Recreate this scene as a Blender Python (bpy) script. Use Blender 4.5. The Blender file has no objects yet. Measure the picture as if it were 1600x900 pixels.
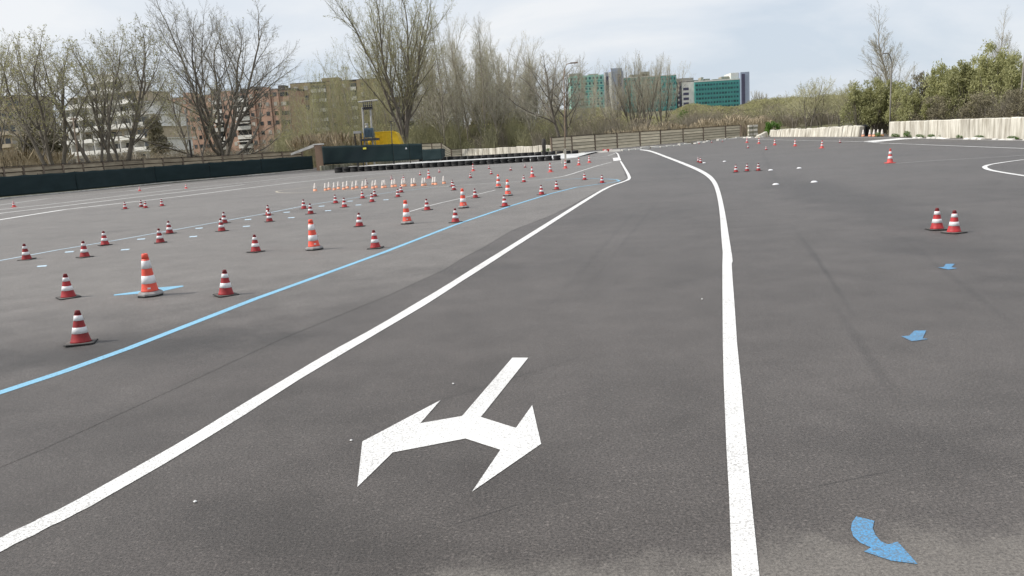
import bpy, bmesh, math, random
from mathutils import Vector, Matrix
random.seed(7)
R = math.radians
scene = bpy.context.scene
col = scene.collection

# ------------------------------------------------------------------ camera
FPX, PITCH, ROLL, EYE = 1243.5, R(9.943), R(-3.613), 1.5     # focal length in pixels of a 1600 wide frame
cp, sp, cr, sr = math.cos(PITCH), math.sin(PITCH), math.cos(ROLL), math.sin(ROLL)
FW = Vector((0, cp, -sp)); RX = Vector((1, 0, 0)); UP = Vector((0, sp, cp))
RX2 = RX * cr + UP * sr; UP2 = UP * cr - RX * sr
cam_d = bpy.data.cameras.new('camera'); cam = bpy.data.objects.new('camera', cam_d); col.objects.link(cam)
cam_d.sensor_width = 36; cam_d.lens = 36 * FPX / 1600; cam_d.clip_start = 0.05; cam_d.clip_end = 6000
m3 = Matrix((RX2, UP2, -FW)).transposed()
cam.matrix_world = Matrix.Translation((0, 0, EYE)) @ m3.to_4x4()
scene.camera = cam

# ------------------------------------------------------------------ sky and sun
SUN_EL, SUN_DIR = R(45), Vector((-1, -0.10, 0)).normalized()   # direction towards the sun on the ground plane
world = bpy.data.worlds.new('World'); scene.world = world; world.use_nodes = True
nt = world.node_tree; nt.nodes.clear()
def N(t, typ, **kw):
    n = t.nodes.new(typ)
    for k, v in kw.items(): setattr(n, k, v)
    return n
out = N(nt, 'ShaderNodeOutputWorld'); bg = N(nt, 'ShaderNodeBackground'); bg.inputs['Strength'].default_value = 0.1
sky = N(nt, 'ShaderNodeTexSky', sky_type='NISHITA'); sky.sun_disc = False
sky.sun_elevation = SUN_EL; sky.sun_rotation = math.atan2(SUN_DIR.x, SUN_DIR.y); sky.dust_density = 2.0
tc = N(nt, 'ShaderNodeTexCoord')
sep = N(nt, 'ShaderNodeSeparateXYZ'); nt.links.new(tc.outputs['Generated'], sep.inputs[0])
mz = N(nt, 'ShaderNodeMath', operation='MAXIMUM'); mz.inputs[1].default_value = 0.0
nt.links.new(sep.outputs['Z'], mz.inputs[0])
az = N(nt, 'ShaderNodeMath', operation='ADD'); az.inputs[1].default_value = 0.34; nt.links.new(mz.outputs[0], az.inputs[0])
dx = N(nt, 'ShaderNodeMath', operation='DIVIDE'); dy = N(nt, 'ShaderNodeMath', operation='DIVIDE')
nt.links.new(sep.outputs['X'], dx.inputs[0]); nt.links.new(az.outputs[0], dx.inputs[1])
nt.links.new(sep.outputs['Y'], dy.inputs[0]); nt.links.new(az.outputs[0], dy.inputs[1])
cmb = N(nt, 'ShaderNodeCombineXYZ'); nt.links.new(dx.outputs[0], cmb.inputs[0]); nt.links.new(dy.outputs[0], cmb.inputs[1])
ns = N(nt, 'ShaderNodeTexNoise'); ns.inputs['Scale'].default_value = 1.45; ns.inputs['Detail'].default_value = 9; ns.inputs['Roughness'].default_value = 0.52; ns.inputs['Distortion'].default_value = 0.35
mp = N(nt, 'ShaderNodeMapping'); mp.inputs['Location'].default_value = (4.6, 2.9, 0.4); mp.inputs['Scale'].default_value = (0.8, 1.25, 1)
nt.links.new(cmb.outputs[0], mp.inputs[0]); nt.links.new(mp.outputs[0], ns.inputs['Vector'])
ramp = N(nt, 'ShaderNodeValToRGB'); cr_ = ramp.color_ramp
cr_.elements[0].position = 0.39; cr_.elements[0].color = (6.2, 6.95, 7.85, 1)
cr_.elements[1].position = 0.63; cr_.elements[1].color = (8.75, 8.9, 9.1, 1)
e = cr_.elements.new(0.50); e.color = (7.35, 7.85, 8.5, 1)
nt.links.new(ns.outputs['Fac'], ramp.inputs[0])
mixs = N(nt, 'ShaderNodeMix', data_type='RGBA'); mixs.inputs[0].default_value = 0.88
nt.links.new(sky.outputs[0], mixs.inputs[6]); nt.links.new(ramp.outputs[0], mixs.inputs[7])
nt.links.new(mixs.outputs[2], bg.inputs['Color']); nt.links.new(bg.outputs[0], out.inputs['Surface'])

sun_d = bpy.data.lights.new('sun', 'SUN'); sun = bpy.data.objects.new('sun', sun_d); col.objects.link(sun)
sun_d.energy = 4.0; sun_d.angle = R(0.8); sun_d.color = (1.0, 0.955, 0.89)
sv = Vector((SUN_DIR.x * math.cos(SUN_EL), SUN_DIR.y * math.cos(SUN_EL), math.sin(SUN_EL)))
sun.rotation_euler = sv.to_track_quat('Z', 'Y').to_euler()
scene.view_settings.view_transform = 'Standard'; scene.view_settings.look = 'None'
scene.view_settings.exposure = 0.12; scene.view_settings.gamma = 1.0; scene.view_settings.use_curve_mapping = False

# ------------------------------------------------------------------ ground shape and survey helpers
def sstep(a, b, x):
    t = min(1, max(0, (x - a) / (b - a))); return t * t * (3 - 2 * t)
def G(x, y):                               # the lot is level near the camera and climbs gently far to the right
    t = (y + 0.8 * x - 70) / 9
    return 0.0125 * 9 * (math.log1p(math.exp(t)) if t < 40 else t)
def ray(px, py):
    return RX2 * ((px - 800) / FPX) - UP2 * ((py - 450) / FPX) + FW
def P(px, py):                             # ground point seen at a photo pixel
    d = ray(px, py); t = 0.5
    while t < 900:
        t2 = t + max(0.03, t * 0.004)
        q = d * t2
        if q.z + EYE < G(q.x, q.y): break
        t = t2
    a, b = t, t2
    for _ in range(30):
        m = (a + b) / 2; q = d * m
        if q.z + EYE < G(q.x, q.y): b = m
        else: a = m
    q = d * b
    return Vector((q.x, q.y, G(q.x, q.y)))
def W(px, py, Y):                          # point at depth Y on the line of sight
    d = ray(px, py); d = d * (Y / d.y)
    return Vector((d.x, d.y, d.z + EYE))
def proj(p):                               # photo pixel of a point
    d = p - Vector((0, 0, EYE)); z = d.dot(FW)
    return 800 + FPX * d.dot(RX2) / z, 450 - FPX * d.dot(UP2) / z
def lerp(a, b, t): return a + (b - a) * t
def interp(tab, x):
    if x <= tab[0][0]: return tab[0][1]
    for (a, b), (c, d) in zip(tab, tab[1:]):
        if x <= c: return lerp(b, d, (x - a) / (c - a))
    return tab[-1][1]

_o = 'first second third fourth fifth sixth seventh eighth ninth tenth eleventh twelfth thirteenth fourteenth fifteenth sixteenth seventeenth eighteenth nineteenth'.split()
ORD = _o + ['twentieth'] + ['twenty ' + w for w in _o[:9]] + ['thirtieth'] + ['thirty ' + w for w in _o[:9]]

# ------------------------------------------------------------------ mesh building
class MB:
    def __init__(s): s.v = []; s.f = []; s.m = []
    def quad(s, *p, m=0):
        i = len(s.v); s.v += [tuple(q) for q in p]; s.f.append(tuple(range(i, i + len(p)))); s.m.append(m); return s
    def box(s, x0, x1, y0, y1, z0, z1, m=0, rot=None, bev=0):
        c = [(x0, y0, z0), (x1, y0, z0), (x1, y1, z0), (x0, y1, z0), (x0, y0, z1), (x1, y0, z1), (x1, y1, z1), (x0, y1, z1)]
        i = len(s.v); s.v += c
        for f in ((0, 3, 2, 1), (4, 5, 6, 7), (0, 1, 5, 4), (1, 2, 6, 5), (2, 3, 7, 6), (3, 0, 4, 7)):
            s.f.append(tuple(i + k for k in f)); s.m.append(m)
        return s
    def lathe(s, prof, n=16, c=(0, 0), m=0, ph=0, mats=None, sq=None):
        i = len(s.v)
        for (r, z) in prof:
            for k in range(n):
                a = ph + 2 * math.pi * k / n
                s.v.append((c[0] + r * math.cos(a), c[1] + r * math.sin(a), z))
        for j in range(len(prof) - 1):
            for k in range(n):
                k2 = (k + 1) % n
                s.f.append((i + j * n + k, i + j * n + k2, i + (j + 1) * n + k2, i + (j + 1) * n + k)); s.m.append(mats[j] if mats else m)
        if prof[0][0] > 1e-4: s.f.append(tuple(i + n - 1 - k for k in range(n))); s.m.append(mats[0] if mats else m)
        if prof[-1][0] > 1e-4: s.f.append(tuple(i + (len(prof) - 1) * n + k for k in range(n))); s.m.append(mats[-1] if mats else m)
        return s
    def tube(s, pts, rad, n=5, m=0, cap=True):
        i = len(s.v); L = len(pts)
        for j, p in enumerate(pts):
            p = Vector(p)
            d = (Vector(pts[min(j + 1, L - 1)]) - Vector(pts[max(j - 1, 0)]))
            d.normalize()
            a = d.orthogonal().normalized() if abs(d.z) < 0.9 else Vector((1, 0, 0)).cross(d).normalized()
            if abs(d.z) < 0.9: a = Vector((0, 0, 1)).cross(d).normalized()
            b = d.cross(a); r = rad[j] if isinstance(rad, (list, tuple)) else rad
            for k in range(n):
                t = 2 * math.pi * k / n
                s.v.append(tuple(p + a * (r * math.cos(t)) + b * (r * math.sin(t))))
        for j in range(L - 1):
            for k in range(n):
                k2 = (k + 1) % n
                s.f.append((i + j * n + k, i + j * n + k2, i + (j + 1) * n + k2, i + (j + 1) * n + k)); s.m.append(m)
        if cap:
            s.f.append(tuple(i + n - 1 - k for k in range(n))); s.m.append(m)
            s.f.append(tuple(i + (L - 1) * n + k for k in range(n))); s.m.append(m)
        return s
    def mesh(s, name, mats, smooth=False):
        me = bpy.data.meshes.new(name); me.from_pydata(s.v, [], s.f)
        for mm in (mats if isinstance(mats, (list, tuple)) else [mats]): me.materials.append(mm)
        if any(s.m): me.polygons.foreach_set('material_index', s.m)
        if smooth: me.polygons.foreach_set('use_smooth', [True] * len(s.f))
        me.update(); return me
def tag(o, label=None, cat=None, group=None, kind=None):
    if label: o['label'] = label
    if cat: o['category'] = cat
    if group: o['group'] = group
    if kind: o['kind'] = kind
    return o
def obj(name, me, parent=None, loc=None, rz=0):
    o = bpy.data.objects.new(name, me); col.objects.link(o)
    if parent: o.parent = parent
    if loc is not None: o.location = loc
    if rz: o.rotation_euler = (0, 0, rz)
    return o
def thing(name, label, cat, loc=(0, 0, 0), rz=0, group=None):
    o = bpy.data.objects.new(name, None); col.objects.link(o); o.empty_display_size = 0.2
    o.location = loc; o.rotation_euler = (0, 0, rz)
    return tag(o, label, cat, group)
def dup(root, loc, rz=0, scale=None, label=None, group=None):
    r = root.copy(); col.objects.link(r); r.location = loc; r.rotation_euler = (0, 0, rz)
    if scale is not None: r.scale = scale if isinstance(scale, (tuple, list)) else (scale,) * 3
    if label: r['label'] = label
    if group: r['group'] = group
    for ch in list(root.children):
        c = ch.copy(); col.objects.link(c); c.parent = r
        for g in list(ch.children):
            d = g.copy(); col.objects.link(d); d.parent = c
    return r

# ------------------------------------------------------------------ materials
def mat(name, base, rough=0.8, spec=0.3, var=0.0, scale=6.0, base2=None, stretch=None, bump=0.0, bscale=None, metal=0.0, objvar=0.0, trans=0.0, lo=0.35, hi=0.65):
    m = bpy.data.materials.new(name); m.use_nodes = True; t = m.node_tree; b = t.nodes['Principled BSDF']
    b.inputs['Roughness'].default_value = rough; b.inputs['Metallic'].default_value = metal
    b.inputs['Specular IOR Level'].default_value = spec
    if base2 is None: base2 = tuple(max(0, c * (1 - var)) for c in base)
    tcn = N(t, 'ShaderNodeTexCoord'); mpn = N(t, 'ShaderNodeMapping')
    mpn.inputs['Scale'].default_value = stretch or (1, 1, 1)
    t.links.new(tcn.outputs['Object'], mpn.inputs[0])
    n = N(t, 'ShaderNodeTexNoise'); n.inputs['Scale'].default_value = scale; n.inputs['Detail'].default_value = 6; n.inputs['Roughness'].default_value = 0.6
    t.links.new(mpn.outputs[0], n.inputs['Vector'])
    rp = N(t, 'ShaderNodeValToRGB'); rp.color_ramp.elements[0].position = lo; rp.color_ramp.elements[1].position = hi
    rp.color_ramp.elements[0].color = (*base2, 1); rp.color_ramp.elements[1].color = (*base, 1)
    t.links.new(n.outputs['Fac'], rp.inputs[0])
    src = rp.outputs[0]
    if objvar:
        oi = N(t, 'ShaderNodeObjectInfo'); hs = N(t, 'ShaderNodeHueSaturation'); mr = N(t, 'ShaderNodeMapRange')
        mr.inputs['To Min'].default_value = 1 - objvar; mr.inputs['To Max'].default_value = 1 + objvar
        t.links.new(oi.outputs['Random'], mr.inputs[0]); t.links.new(mr.outputs[0], hs.inputs['Value']); t.links.new(src, hs.inputs['Color']); src = hs.outputs[0]
    t.links.new(src, b.inputs['Base Color'])
    if bump:
        n2 = N(t, 'ShaderNodeTexNoise'); n2.inputs['Scale'].default_value = bscale or scale * 4; n2.inputs['Detail'].default_value = 4
        t.links.new(mpn.outputs[0], n2.inputs['Vector'])
        bp = N(t, 'ShaderNodeBump'); bp.inputs['Strength'].default_value = bump; bp.inputs['Distance'].default_value = 0.02
        t.links.new(n2.outputs['Fac'], bp.inputs['Height']); t.links.new(bp.outputs[0], b.inputs['Normal'])
    if trans:
        tr = N(t, 'ShaderNodeBsdfTranslucent'); ms = N(t, 'ShaderNodeMixShader'); ms.inputs[0].default_value = trans
        t.links.new(src, tr.inputs['Color']); t.links.new(b.outputs[0], ms.inputs[1]); t.links.new(tr.outputs[0], ms.inputs[2])
        t.links.new(ms.outputs[0], t.nodes['Material Output'].inputs['Surface'])
    return m

def asphalt(name, dark, light, stains, edge=None, near=None):
    """worn asphalt: coarse aggregate grain, broad mottling and a few stains at known places on the lot"""
    m = bpy.data.materials.new(name); m.use_nodes = True; t = m.node_tree; b = t.nodes['Principled BSDF']
    b.inputs['Roughness'].default_value = 0.64; b.inputs['Specular IOR Level'].default_value = 0.36; b.inputs['Sheen Weight'].default_value = 0.22; b.inputs['Sheen Tint'].default_value = (1.0, 0.95, 0.90, 1); b.inputs['Sheen Roughness'].default_value = 0.28
    g = N(t, 'ShaderNodeNewGeometry')
    def noise(scale, det=4, rough=0.6, vec=None, dist=0):
        n = N(t, 'ShaderNodeTexNoise'); n.inputs['Scale'].default_value = scale; n.inputs['Detail'].default_value = det
        n.inputs['Roughness'].default_value = rough; n.inputs['Distortion'].default_value = dist
        t.links.new(vec or g.outputs['Position'], n.inputs['Vector']); return n.outputs['Fac']
    def math_(op, a, b_):
        n = N(t, 'ShaderNodeMath', operation=op)
        for i, x in enumerate((a, b_)):
            if isinstance(x, (int, float)): n.inputs[i].default_value = x
            else: t.links.new(x, n.inputs[i])
        return n.outputs[0]
    def mrange(v, a, b_, c, d, smooth=True):
        n = N(t, 'ShaderNodeMapRange'); n.interpolation_type = 'SMOOTHSTEP' if smooth else 'LINEAR'
        t.links.new(v, n.inputs[0])
        for i, x in enumerate((a, b_, c, d)): n.inputs[1 + i].default_value = x
        return n.outputs[0]
    broad = noise(0.22, 5, 0.6); mid = noise(1.6, 4, 0.65)
    fine = noise(78, 4, 0.85); coarse = noise(170, 2, 0.6)
    vor = N(t, 'ShaderNodeTexVoronoi'); vor.inputs['Scale'].default_value = 105; t.links.new(g.outputs['Position'], vor.inputs['Vector'])
    mix = math_('ADD', math_('MULTIPLY', broad, 0.5), math_('MULTIPLY', mid, 0.5))
    rp = N(t, 'ShaderNodeValToRGB'); rp.color_ramp.elements[0].position = 0.36; rp.color_ramp.elements[1].position = 0.64
    rp.color_ramp.elements[0].color = (*dark, 1); rp.color_ramp.elements[1].color = (*light, 1)
    t.links.new(mix, rp.inputs[0]); tone = rp.outputs[0]
    if near:                                # the old surface grades near the camera into the darker tone of the lane
        r2 = N(t, 'ShaderNodeValToRGB'); r2.color_ramp.elements[0].position = 0.36; r2.color_ramp.elements[1].position = 0.64
        r2.color_ramp.elements[0].color = (*near[2], 1); r2.color_ramp.elements[1].color = (*near[3], 1); t.links.new(mix, r2.inputs[0])
        sy = N(t, 'ShaderNodeSeparateXYZ'); t.links.new(g.outputs['Position'], sy.inputs[0])
        dist = math_('ADD', math_('ADD', sy.outputs['Y'], math_('MULTIPLY', sy.outputs['X'], -0.25)), math_('MULTIPLY', math_('SUBTRACT', mid, 0.5), 3.0))
        m2 = N(t, 'ShaderNodeMix', data_type='RGBA'); t.links.new(mrange(dist, near[0], near[1], 0.0, 1.0), m2.inputs[0])
        t.links.new(r2.outputs[0], m2.inputs[6]); t.links.new(rp.outputs[0], m2.inputs[7]); tone = m2.outputs[2]
    fac = mrange(fine, 0.32, 0.68, 0.12, 2.0, False)
    fac = math_('MULTIPLY', fac, mrange(coarse, 0.35, 0.7, 0.8, 1.25, False))
    # single pale stones in the surface
    stone = N(t, 'ShaderNodeSeparateColor'); t.links.new(vor.outputs['Color'], stone.inputs[0])
    fac = math_('ADD', fac, mrange(stone.outputs[0], 0.93, 1.0, 0.0, 0.9, False))
    wobn = math_('MULTIPLY', math_('SUBTRACT', noise(0.9, 6, 0.7), 0.5), 1.3); grit = math_('MULTIPLY', math_('SUBTRACT', noise(9, 4, 0.8), 0.5), 0.9)
    for (cx, cy, rx, ry, ang, k) in stains:
        mpn = N(t, 'ShaderNodeMapping', vector_type='TEXTURE')
        mpn.inputs['Location'].default_value = (cx, cy, 0); mpn.inputs['Rotation'].default_value = (0, 0, ang); mpn.inputs['Scale'].default_value = (rx, ry, 1e3)
        t.links.new(g.outputs['Position'], mpn.inputs[0])
        ln = N(t, 'ShaderNodeVectorMath', operation='LENGTH'); t.links.new(mpn.outputs[0], ln.inputs[0])
        wob = math_('ADD', math_('ADD', ln.outputs['Value'], wobn), grit)
        fac = math_('MULTIPLY', fac, mrange(wob, 0.25, 1.15, k * k, 1.0))
    col_ = N(t, 'ShaderNodeMix', data_type='RGBA', blend_type='MULTIPLY'); col_.inputs[0].default_value = 1
    t.links.new(tone, col_.inputs[6]); t.links.new(fac, col_.inputs[7])
    src = col_.outputs[2]
    if edge:                                # ravelled strip with bare pale gravel
        a, bb, c = edge
        sepn = N(t, 'ShaderNodeSeparateXYZ'); t.links.new(g.outputs['Position'], sepn.inputs[0])
        dd = math_('ADD', math_('ADD', math_('MULTIPLY', sepn.outputs['X'], a), math_('MULTIPLY', sepn.outputs['Y'], bb)), c)
        dd = math_('ADD', dd, math_('MULTIPLY', math_('SUBTRACT', noise(2.6, 6, 0.7), 0.5), 0.75))
        dd = math_('ADD', dd, math_('MULTIPLY', math_('SUBTRACT', fine, 0.5), 0.25))
        msk = mrange(dd, -0.06, 0.22, 0.0, 0.55)
        gr = N(t, 'ShaderNodeValToRGB'); gr.color_ramp.elements[0].position = 0.36; gr.color_ramp.elements[1].position = 0.66
        gr.color_ramp.elements[0].color = (0.07, 0.062, 0.055, 1); gr.color_ramp.elements[1].color = (0.36, 0.33, 0.29, 1)
        t.links.new(noise(75, 5, 0.85), gr.inputs[0])
        mx = N(t, 'ShaderNodeMix', data_type='RGBA'); t.links.new(msk, mx.inputs[0]); t.links.new(src, mx.inputs[6]); t.links.new(gr.outputs[0], mx.inputs[7])
        src = mx.outputs[2]
    t.links.new(src, b.inputs['Base Color'])
    bp = N(t, 'ShaderNodeBump'); bp.inputs['Strength'].default_value = 0.7; bp.inputs['Distance'].default_value = 0.006
    t.links.new(math_('ADD', fine, math_('MULTIPLY', coarse, 0.6)), bp.inputs['Height']); t.links.new(bp.outputs[0], b.inputs['Normal'])
    return m

def paint(name, base, worn, wear=0.5):
    """road paint, chipped where the stones show through"""
    m = bpy.data.materials.new(name); m.use_nodes = True; t = m.node_tree; b = t.nodes['Principled BSDF']
    b.inputs['Roughness'].default_value = 0.7; b.inputs['Specular IOR Level'].default_value = 0.3
    g = N(t, 'ShaderNodeNewGeometry')
    n = N(t, 'ShaderNodeTexNoise'); n.inputs['Scale'].default_value = 95; n.inputs['Detail'].default_value = 4; n.inputs['Roughness'].default_value = 0.85
    n2 = N(t, 'ShaderNodeTexNoise'); n2.inputs['Scale'].default_value = 1.7; n2.inputs['Detail'].default_value = 5
    t.links.new(g.outputs['Position'], n.inputs['Vector']); t.links.new(g.outputs['Position'], n2.inputs['Vector'])
    ad = N(t, 'ShaderNodeMath', operation='ADD'); t.links.new(n.outputs['Fac'], ad.inputs[0])
    ml = N(t, 'ShaderNodeMath', operation='MULTIPLY'); ml.inputs[1].default_value = 0.14; t.links.new(n2.outputs['Fac'], ml.inputs[0]); t.links.new(ml.outputs[0], ad.inputs[1])
    rp = N(t, 'ShaderNodeValToRGB'); rp.color_ramp.elements[0].position = 0.408 + 0.13 * wear; rp.color_ramp.elements[1].position = rp.color_ramp.elements[0].position + 0.13
    rp.color_ramp.elements[0].color = (*worn, 1); rp.color_ramp.elements[1].color = (*base, 1)
    t.links.new(ad.outputs[0], rp.inputs[0]); t.links.new(rp.outputs[0], b.inputs['Base Color'])
    bp = N(t, 'ShaderNodeBump'); bp.inputs['Strength'].default_value = 0.4; bp.inputs['Distance'].default_value = 0.005
    t.links.new(n.outputs['Fac'], bp.inputs['Height']); t.links.new(bp.outputs[0], b.inputs['Normal'])
    return m

def rel(p): q = P(*p); return q
def stain_px(a, b, wid, k):                 # a stain along the ground from pixel a to pixel b, wid metres wide
    p, q = P(*a), P(*b); d = q - p
    return ((p.x + q.x) / 2, (p.y + q.y) / 2, d.length / 2 * 1.15, wid, math.atan2(d.y, d.x), k)
STAINS = [stain_px((-60, 560), (520, 520), 0.75, 0.70), stain_px((-40, 700), (420, 640), 0.9, 0.92), stain_px((560, 690), (1080, 760), 0.55, 0.93),
          stain_px((200, 800), (700, 860), 0.35, 0.88), stain_px((1210, 275), (1600, 400), 1.3, 0.80), stain_px((1236, 350), (1330, 480), 0.05, 0.88), stain_px((1300, 470), (1425, 660), 0.06, 0.88), stain_px((1262, 380), (1350, 520), 0.04, 0.9), stain_px((690, 826), (830, 782), 0.008, 0.75), stain_px((1180, 360), (1290, 352), .02, .86),
          stain_px((1120, 290), (1150, 470), .04, .9), stain_px((1040, 300), (900, 470), .05, .9), stain_px((1010, 310), (840, 500), .05, .91), stain_px((1420, 380), (1600, 520), .05, .9), stain_px((640, 640), (900, 560), .03, .88), stain_px((1230, 770), (1420, 730), .012, .8), stain_px((30, 500), (420, 440), .06, .9), stain_px((450, 440), (700, 370), .06, .9),
          stain_px((1190, 235), (1240, 330), 0.16, 0.9), stain_px((1300, 370), (1560, 400), 0.7, 0.85), stain_px((1180, 700), (1560, 690), 0.5, 0.90),
          stain_px((1040, 245), (1060, 275), 2.0, 0.88), stain_px((640, 420), (860, 420), 0.5, 0.90), stain_px((860, 350), (1080, 330), 1.2, 0.90),
          stain_px((380, 330), (620, 330), 0.8, 0.90), stain_px((700, 300), (900, 292), 1.5, 0.90), stain_px((0, 380), (300, 350), 0.7, 0.93)]
ea, eb, ec_ = P(740, 884), P(1250, 856), P(1520, 815)
nx, ny = -(ec_.y - ea.y), (ec_.x - ea.x); nl = math.hypot(nx, ny); nx /= nl; ny /= nl
EDGE = (-nx, -ny, nx * ea.x + ny * ea.y)
A_D, A_L = (0.047, 0.0405, 0.0365), (0.088, 0.0770, 0.0705)
M_asph = asphalt('asphalt_dark', A_D, A_L, STAINS, EDGE)
M_asph_old = asphalt('asphalt_old', (0.099, 0.089, 0.081), (0.155, 0.141, 0.129), STAINS, None, (6.5, 12.0, A_D, A_L))
M_white = paint('white_paint', (0.76, 0.75, 0.73), (0.34, 0.33, 0.32), 0.42)
M_white_worn = paint('white_paint_worn', (0.66, 0.65, 0.63), (0.26, 0.255, 0.25), 0.4)
M_blue = paint('blue_paint', (0.22, 0.46, 0.63), (0.14, 0.22, 0.27), 0.25)
M_blue2 = paint('blue_paint_strong', (0.095, 0.30, 0.54), (0.12, 0.17, 0.22), 0.75)
M_pale_blue = paint('pale_blue_paint', (0.50, 0.63, 0.72), (0.22, 0.26, 0.3), 0.35)
M_cream = paint('cream_paint', (0.62, 0.55, 0.44), (0.25, 0.23, 0.2), 0.4)

# ------------------------------------------------------------------ the lot
LOT = [(-68, -12), (-43.6, 66), (-29.5, 112), (-29.5, 126), (-13, 126.5), (-11.5, 142), (6.5, 142), (7, 104), (37.5, 124), (39.5, 118), (38.2, 80), (37.3, 74), (34.6, 50), (31.5, 26), (27, -12)]
def inside(x, y, poly=LOT):
    c = False; j = len(poly) - 1
    for i in range(len(poly)):
        xi, yi = poly[i]; xj, yj = poly[j]
        if (yi > y) != (yj > y) and x < (xj - xi) * (y - yi) / (yj - yi) + xi: c = not c
        j = i
    return c
def pdist(x, y, poly=LOT):
    best = 1e9; j = len(poly) - 1
    for i in range(len(poly)):
        ax, ay = poly[j]; bx, by = poly[i]; vx, vy = bx - ax, by - ay
        t = max(0, min(1, ((x - ax) * vx + (y - ay) * vy) / (vx * vx + vy * vy)))
        best = min(best, math.hypot(x - ax - vx * t, y - ay - vy * t)); j = i
    return best
mb = MB(); idx = {}
def gv(i, j):
    if (i, j) not in idx: idx[(i, j)] = len(mb.v); mb.v.append((i, j, G(i, j)))
    return idx[(i, j)]
for i in range(-72, 44):
    for j in range(-14, 146):
        if inside(i + .5, j + .5) or (pdist(i + .5, j + .5) < 1.2):
            mb.f.append((gv(i, j), gv(i + 1, j), gv(i + 1, j + 1), gv(i, j + 1))); mb.m.append(0)
tag(obj('asphalt_lot', mb.mesh('asphalt_lot', M_asph, True)), 'dark grey asphalt lot', kind='structure')
# older, paler asphalt left of the seam
seam = [P(*p) for p in ((-260, 830), (-120, 782), (55, 705), (300, 594), (444, 529), (611, 461), (689, 422), (800, 361), (875, 331), (912, 311), (950, 291), (979, 279), (973, 262), (966, 247), (958, 235.5))]
mb = MB(); prev = None
ys = [seam[0].y]
for a, b in zip(seam, seam[1:]):
    n = max(1, int((b.y - a.y) / 1.0))
    for k in range(1, n + 1): ys.append(lerp(a.y, b.y, k / n))
tabs = [(p.y, p.x) for p in seam]
for k, y in enumerate(ys):
    xs = interp(tabs, y) + 0.02 * math.sin(y * 5.1) + 0.02 * math.sin(y * 13.7)
    xl = -66 + (y + 12) * 0.24 if y < 66 else -41 + (y - 66) * 0.3
    row = [(lerp(xs, xl, q / 30), y, G(lerp(xs, xl, q / 30), y) + 0.0008 + 0.00012 * max(0, y)) for q in range(31)]
    base = len(mb.v); mb.v += row
    if k:
        for q in range(30): mb.f.append((base + q, base - 31 + q, base - 30 + q, base + q + 1)); mb.m.append(0)
tag(obj('old_asphalt', mb.mesh('old_asphalt', M_asph_old, True)), 'paler worn asphalt left of the white line', kind='structure')

# terrain beyond the lot
def T(x, y):
    g = G(x, y)
    if inside(x, y): return g - 0.25
    d = pdist(x, y)
    far = sstep(190, 480, y); rt = sstep(-0.15, 0.05, x / max(y, 1))
    z = g - 0.25 + 1.1 * sstep(1.5, 16, d) + 0.25 * math.sin(x * .21) * math.sin(y * .17) * sstep(4, 20, d)
    z = lerp(z, 5.0 + 11.8 * rt, far)
    if y < 120 and x > 0: z += 2.5 * sstep(4, 40, d)
    return z
M_terrain = mat('dry_grass_earth', (0.17, 0.15, 0.085), rough=0.95, base2=(0.09, 0.09, 0.045), scale=0.25, bump=0.5, bscale=3)
mb = MB()
xs = [-900, -600, -420, -300] + list(range(-220, 221, 8)) + [300, 420, 600, 900]
ysT = [-60, -40] + list(range(-24, 260, 7)) + list(range(264, 520, 16)) + [560, 640, 760, 900, 1200, 1600, 2200, 3000]
for y in ysT:
    for x in xs:
        sc = max(1, y / 600); mb.v.append((x * sc, y, T(x * sc, y)))
for j in range(len(ysT) - 1):
    for i in range(len(xs) - 1):
        a = j * len(xs) + i; mb.f.append((a, a + 1, a + len(xs) + 1, a + len(xs))); mb.m.append(0)
tag(obj('terrain', mb.mesh('terrain', M_terrain, True)), 'rough grassy ground around the lot', kind='structure')

# ------------------------------------------------------------------ road markings
def lift(q, z): return q.z + (0.0022 + 0.00022 * q.length) * z      # layers of paint, a few millimetres thick
ZM = 1.0
def resample(pts, step=0.8):
    o = [pts[0]]
    for a, b in zip(pts, pts[1:]):
        n = max(1, min(60, int((b - a).length / step)))
        for k in range(1, n + 1):
            q = a.lerp(b, k / n); o.append(Vector((q.x, q.y, 0)))
    return o
def smooth_px(px, it=1):
    for _ in range(it):
        n = [px[0]]
        for a, b in zip(px, px[1:]):
            n += [(.75 * a[0] + .25 * b[0], .75 * a[1] + .25 * b[1]), (.25 * a[0] + .75 * b[0], .25 * a[1] + .75 * b[1])]
        n.append(px[-1]); px = n
    return px
def stripe(name, px, width, material, label, smooth=0, z=ZM, cat='road marking', group=None):
    pts = [P(*p) for p in (smooth_px(px, smooth) if smooth else px)]
    pts = resample([Vector((p.x, p.y, 0)) for p in pts]); m = MB(); L = len(pts)
    for i, p in enumerate(pts):
        d = (pts[min(i + 1, L - 1)] - pts[max(i - 1, 0)]).normalized(); nrm = Vector((-d.y, d.x, 0))
        w = width[0] + (width[1] - width[0]) * i / (L - 1) if isinstance(width, tuple) else width
        w *= 1 + 0.04 * math.sin(i * 1.7) + 0.03 * math.sin(i * 4.3)
        for s_ in (-.5, .5):
            q = p + nrm * (w * s_); q.z = G(q.x, q.y); m.v.append((q.x, q.y, lift(q, z)))
        if i: m.f.append((2 * i - 2, 2 * i - 1, 2 * i + 1, 2 * i)); m.m.append(0)
    return tag(obj(name, m.mesh(name, material)), label, cat, group)
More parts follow.
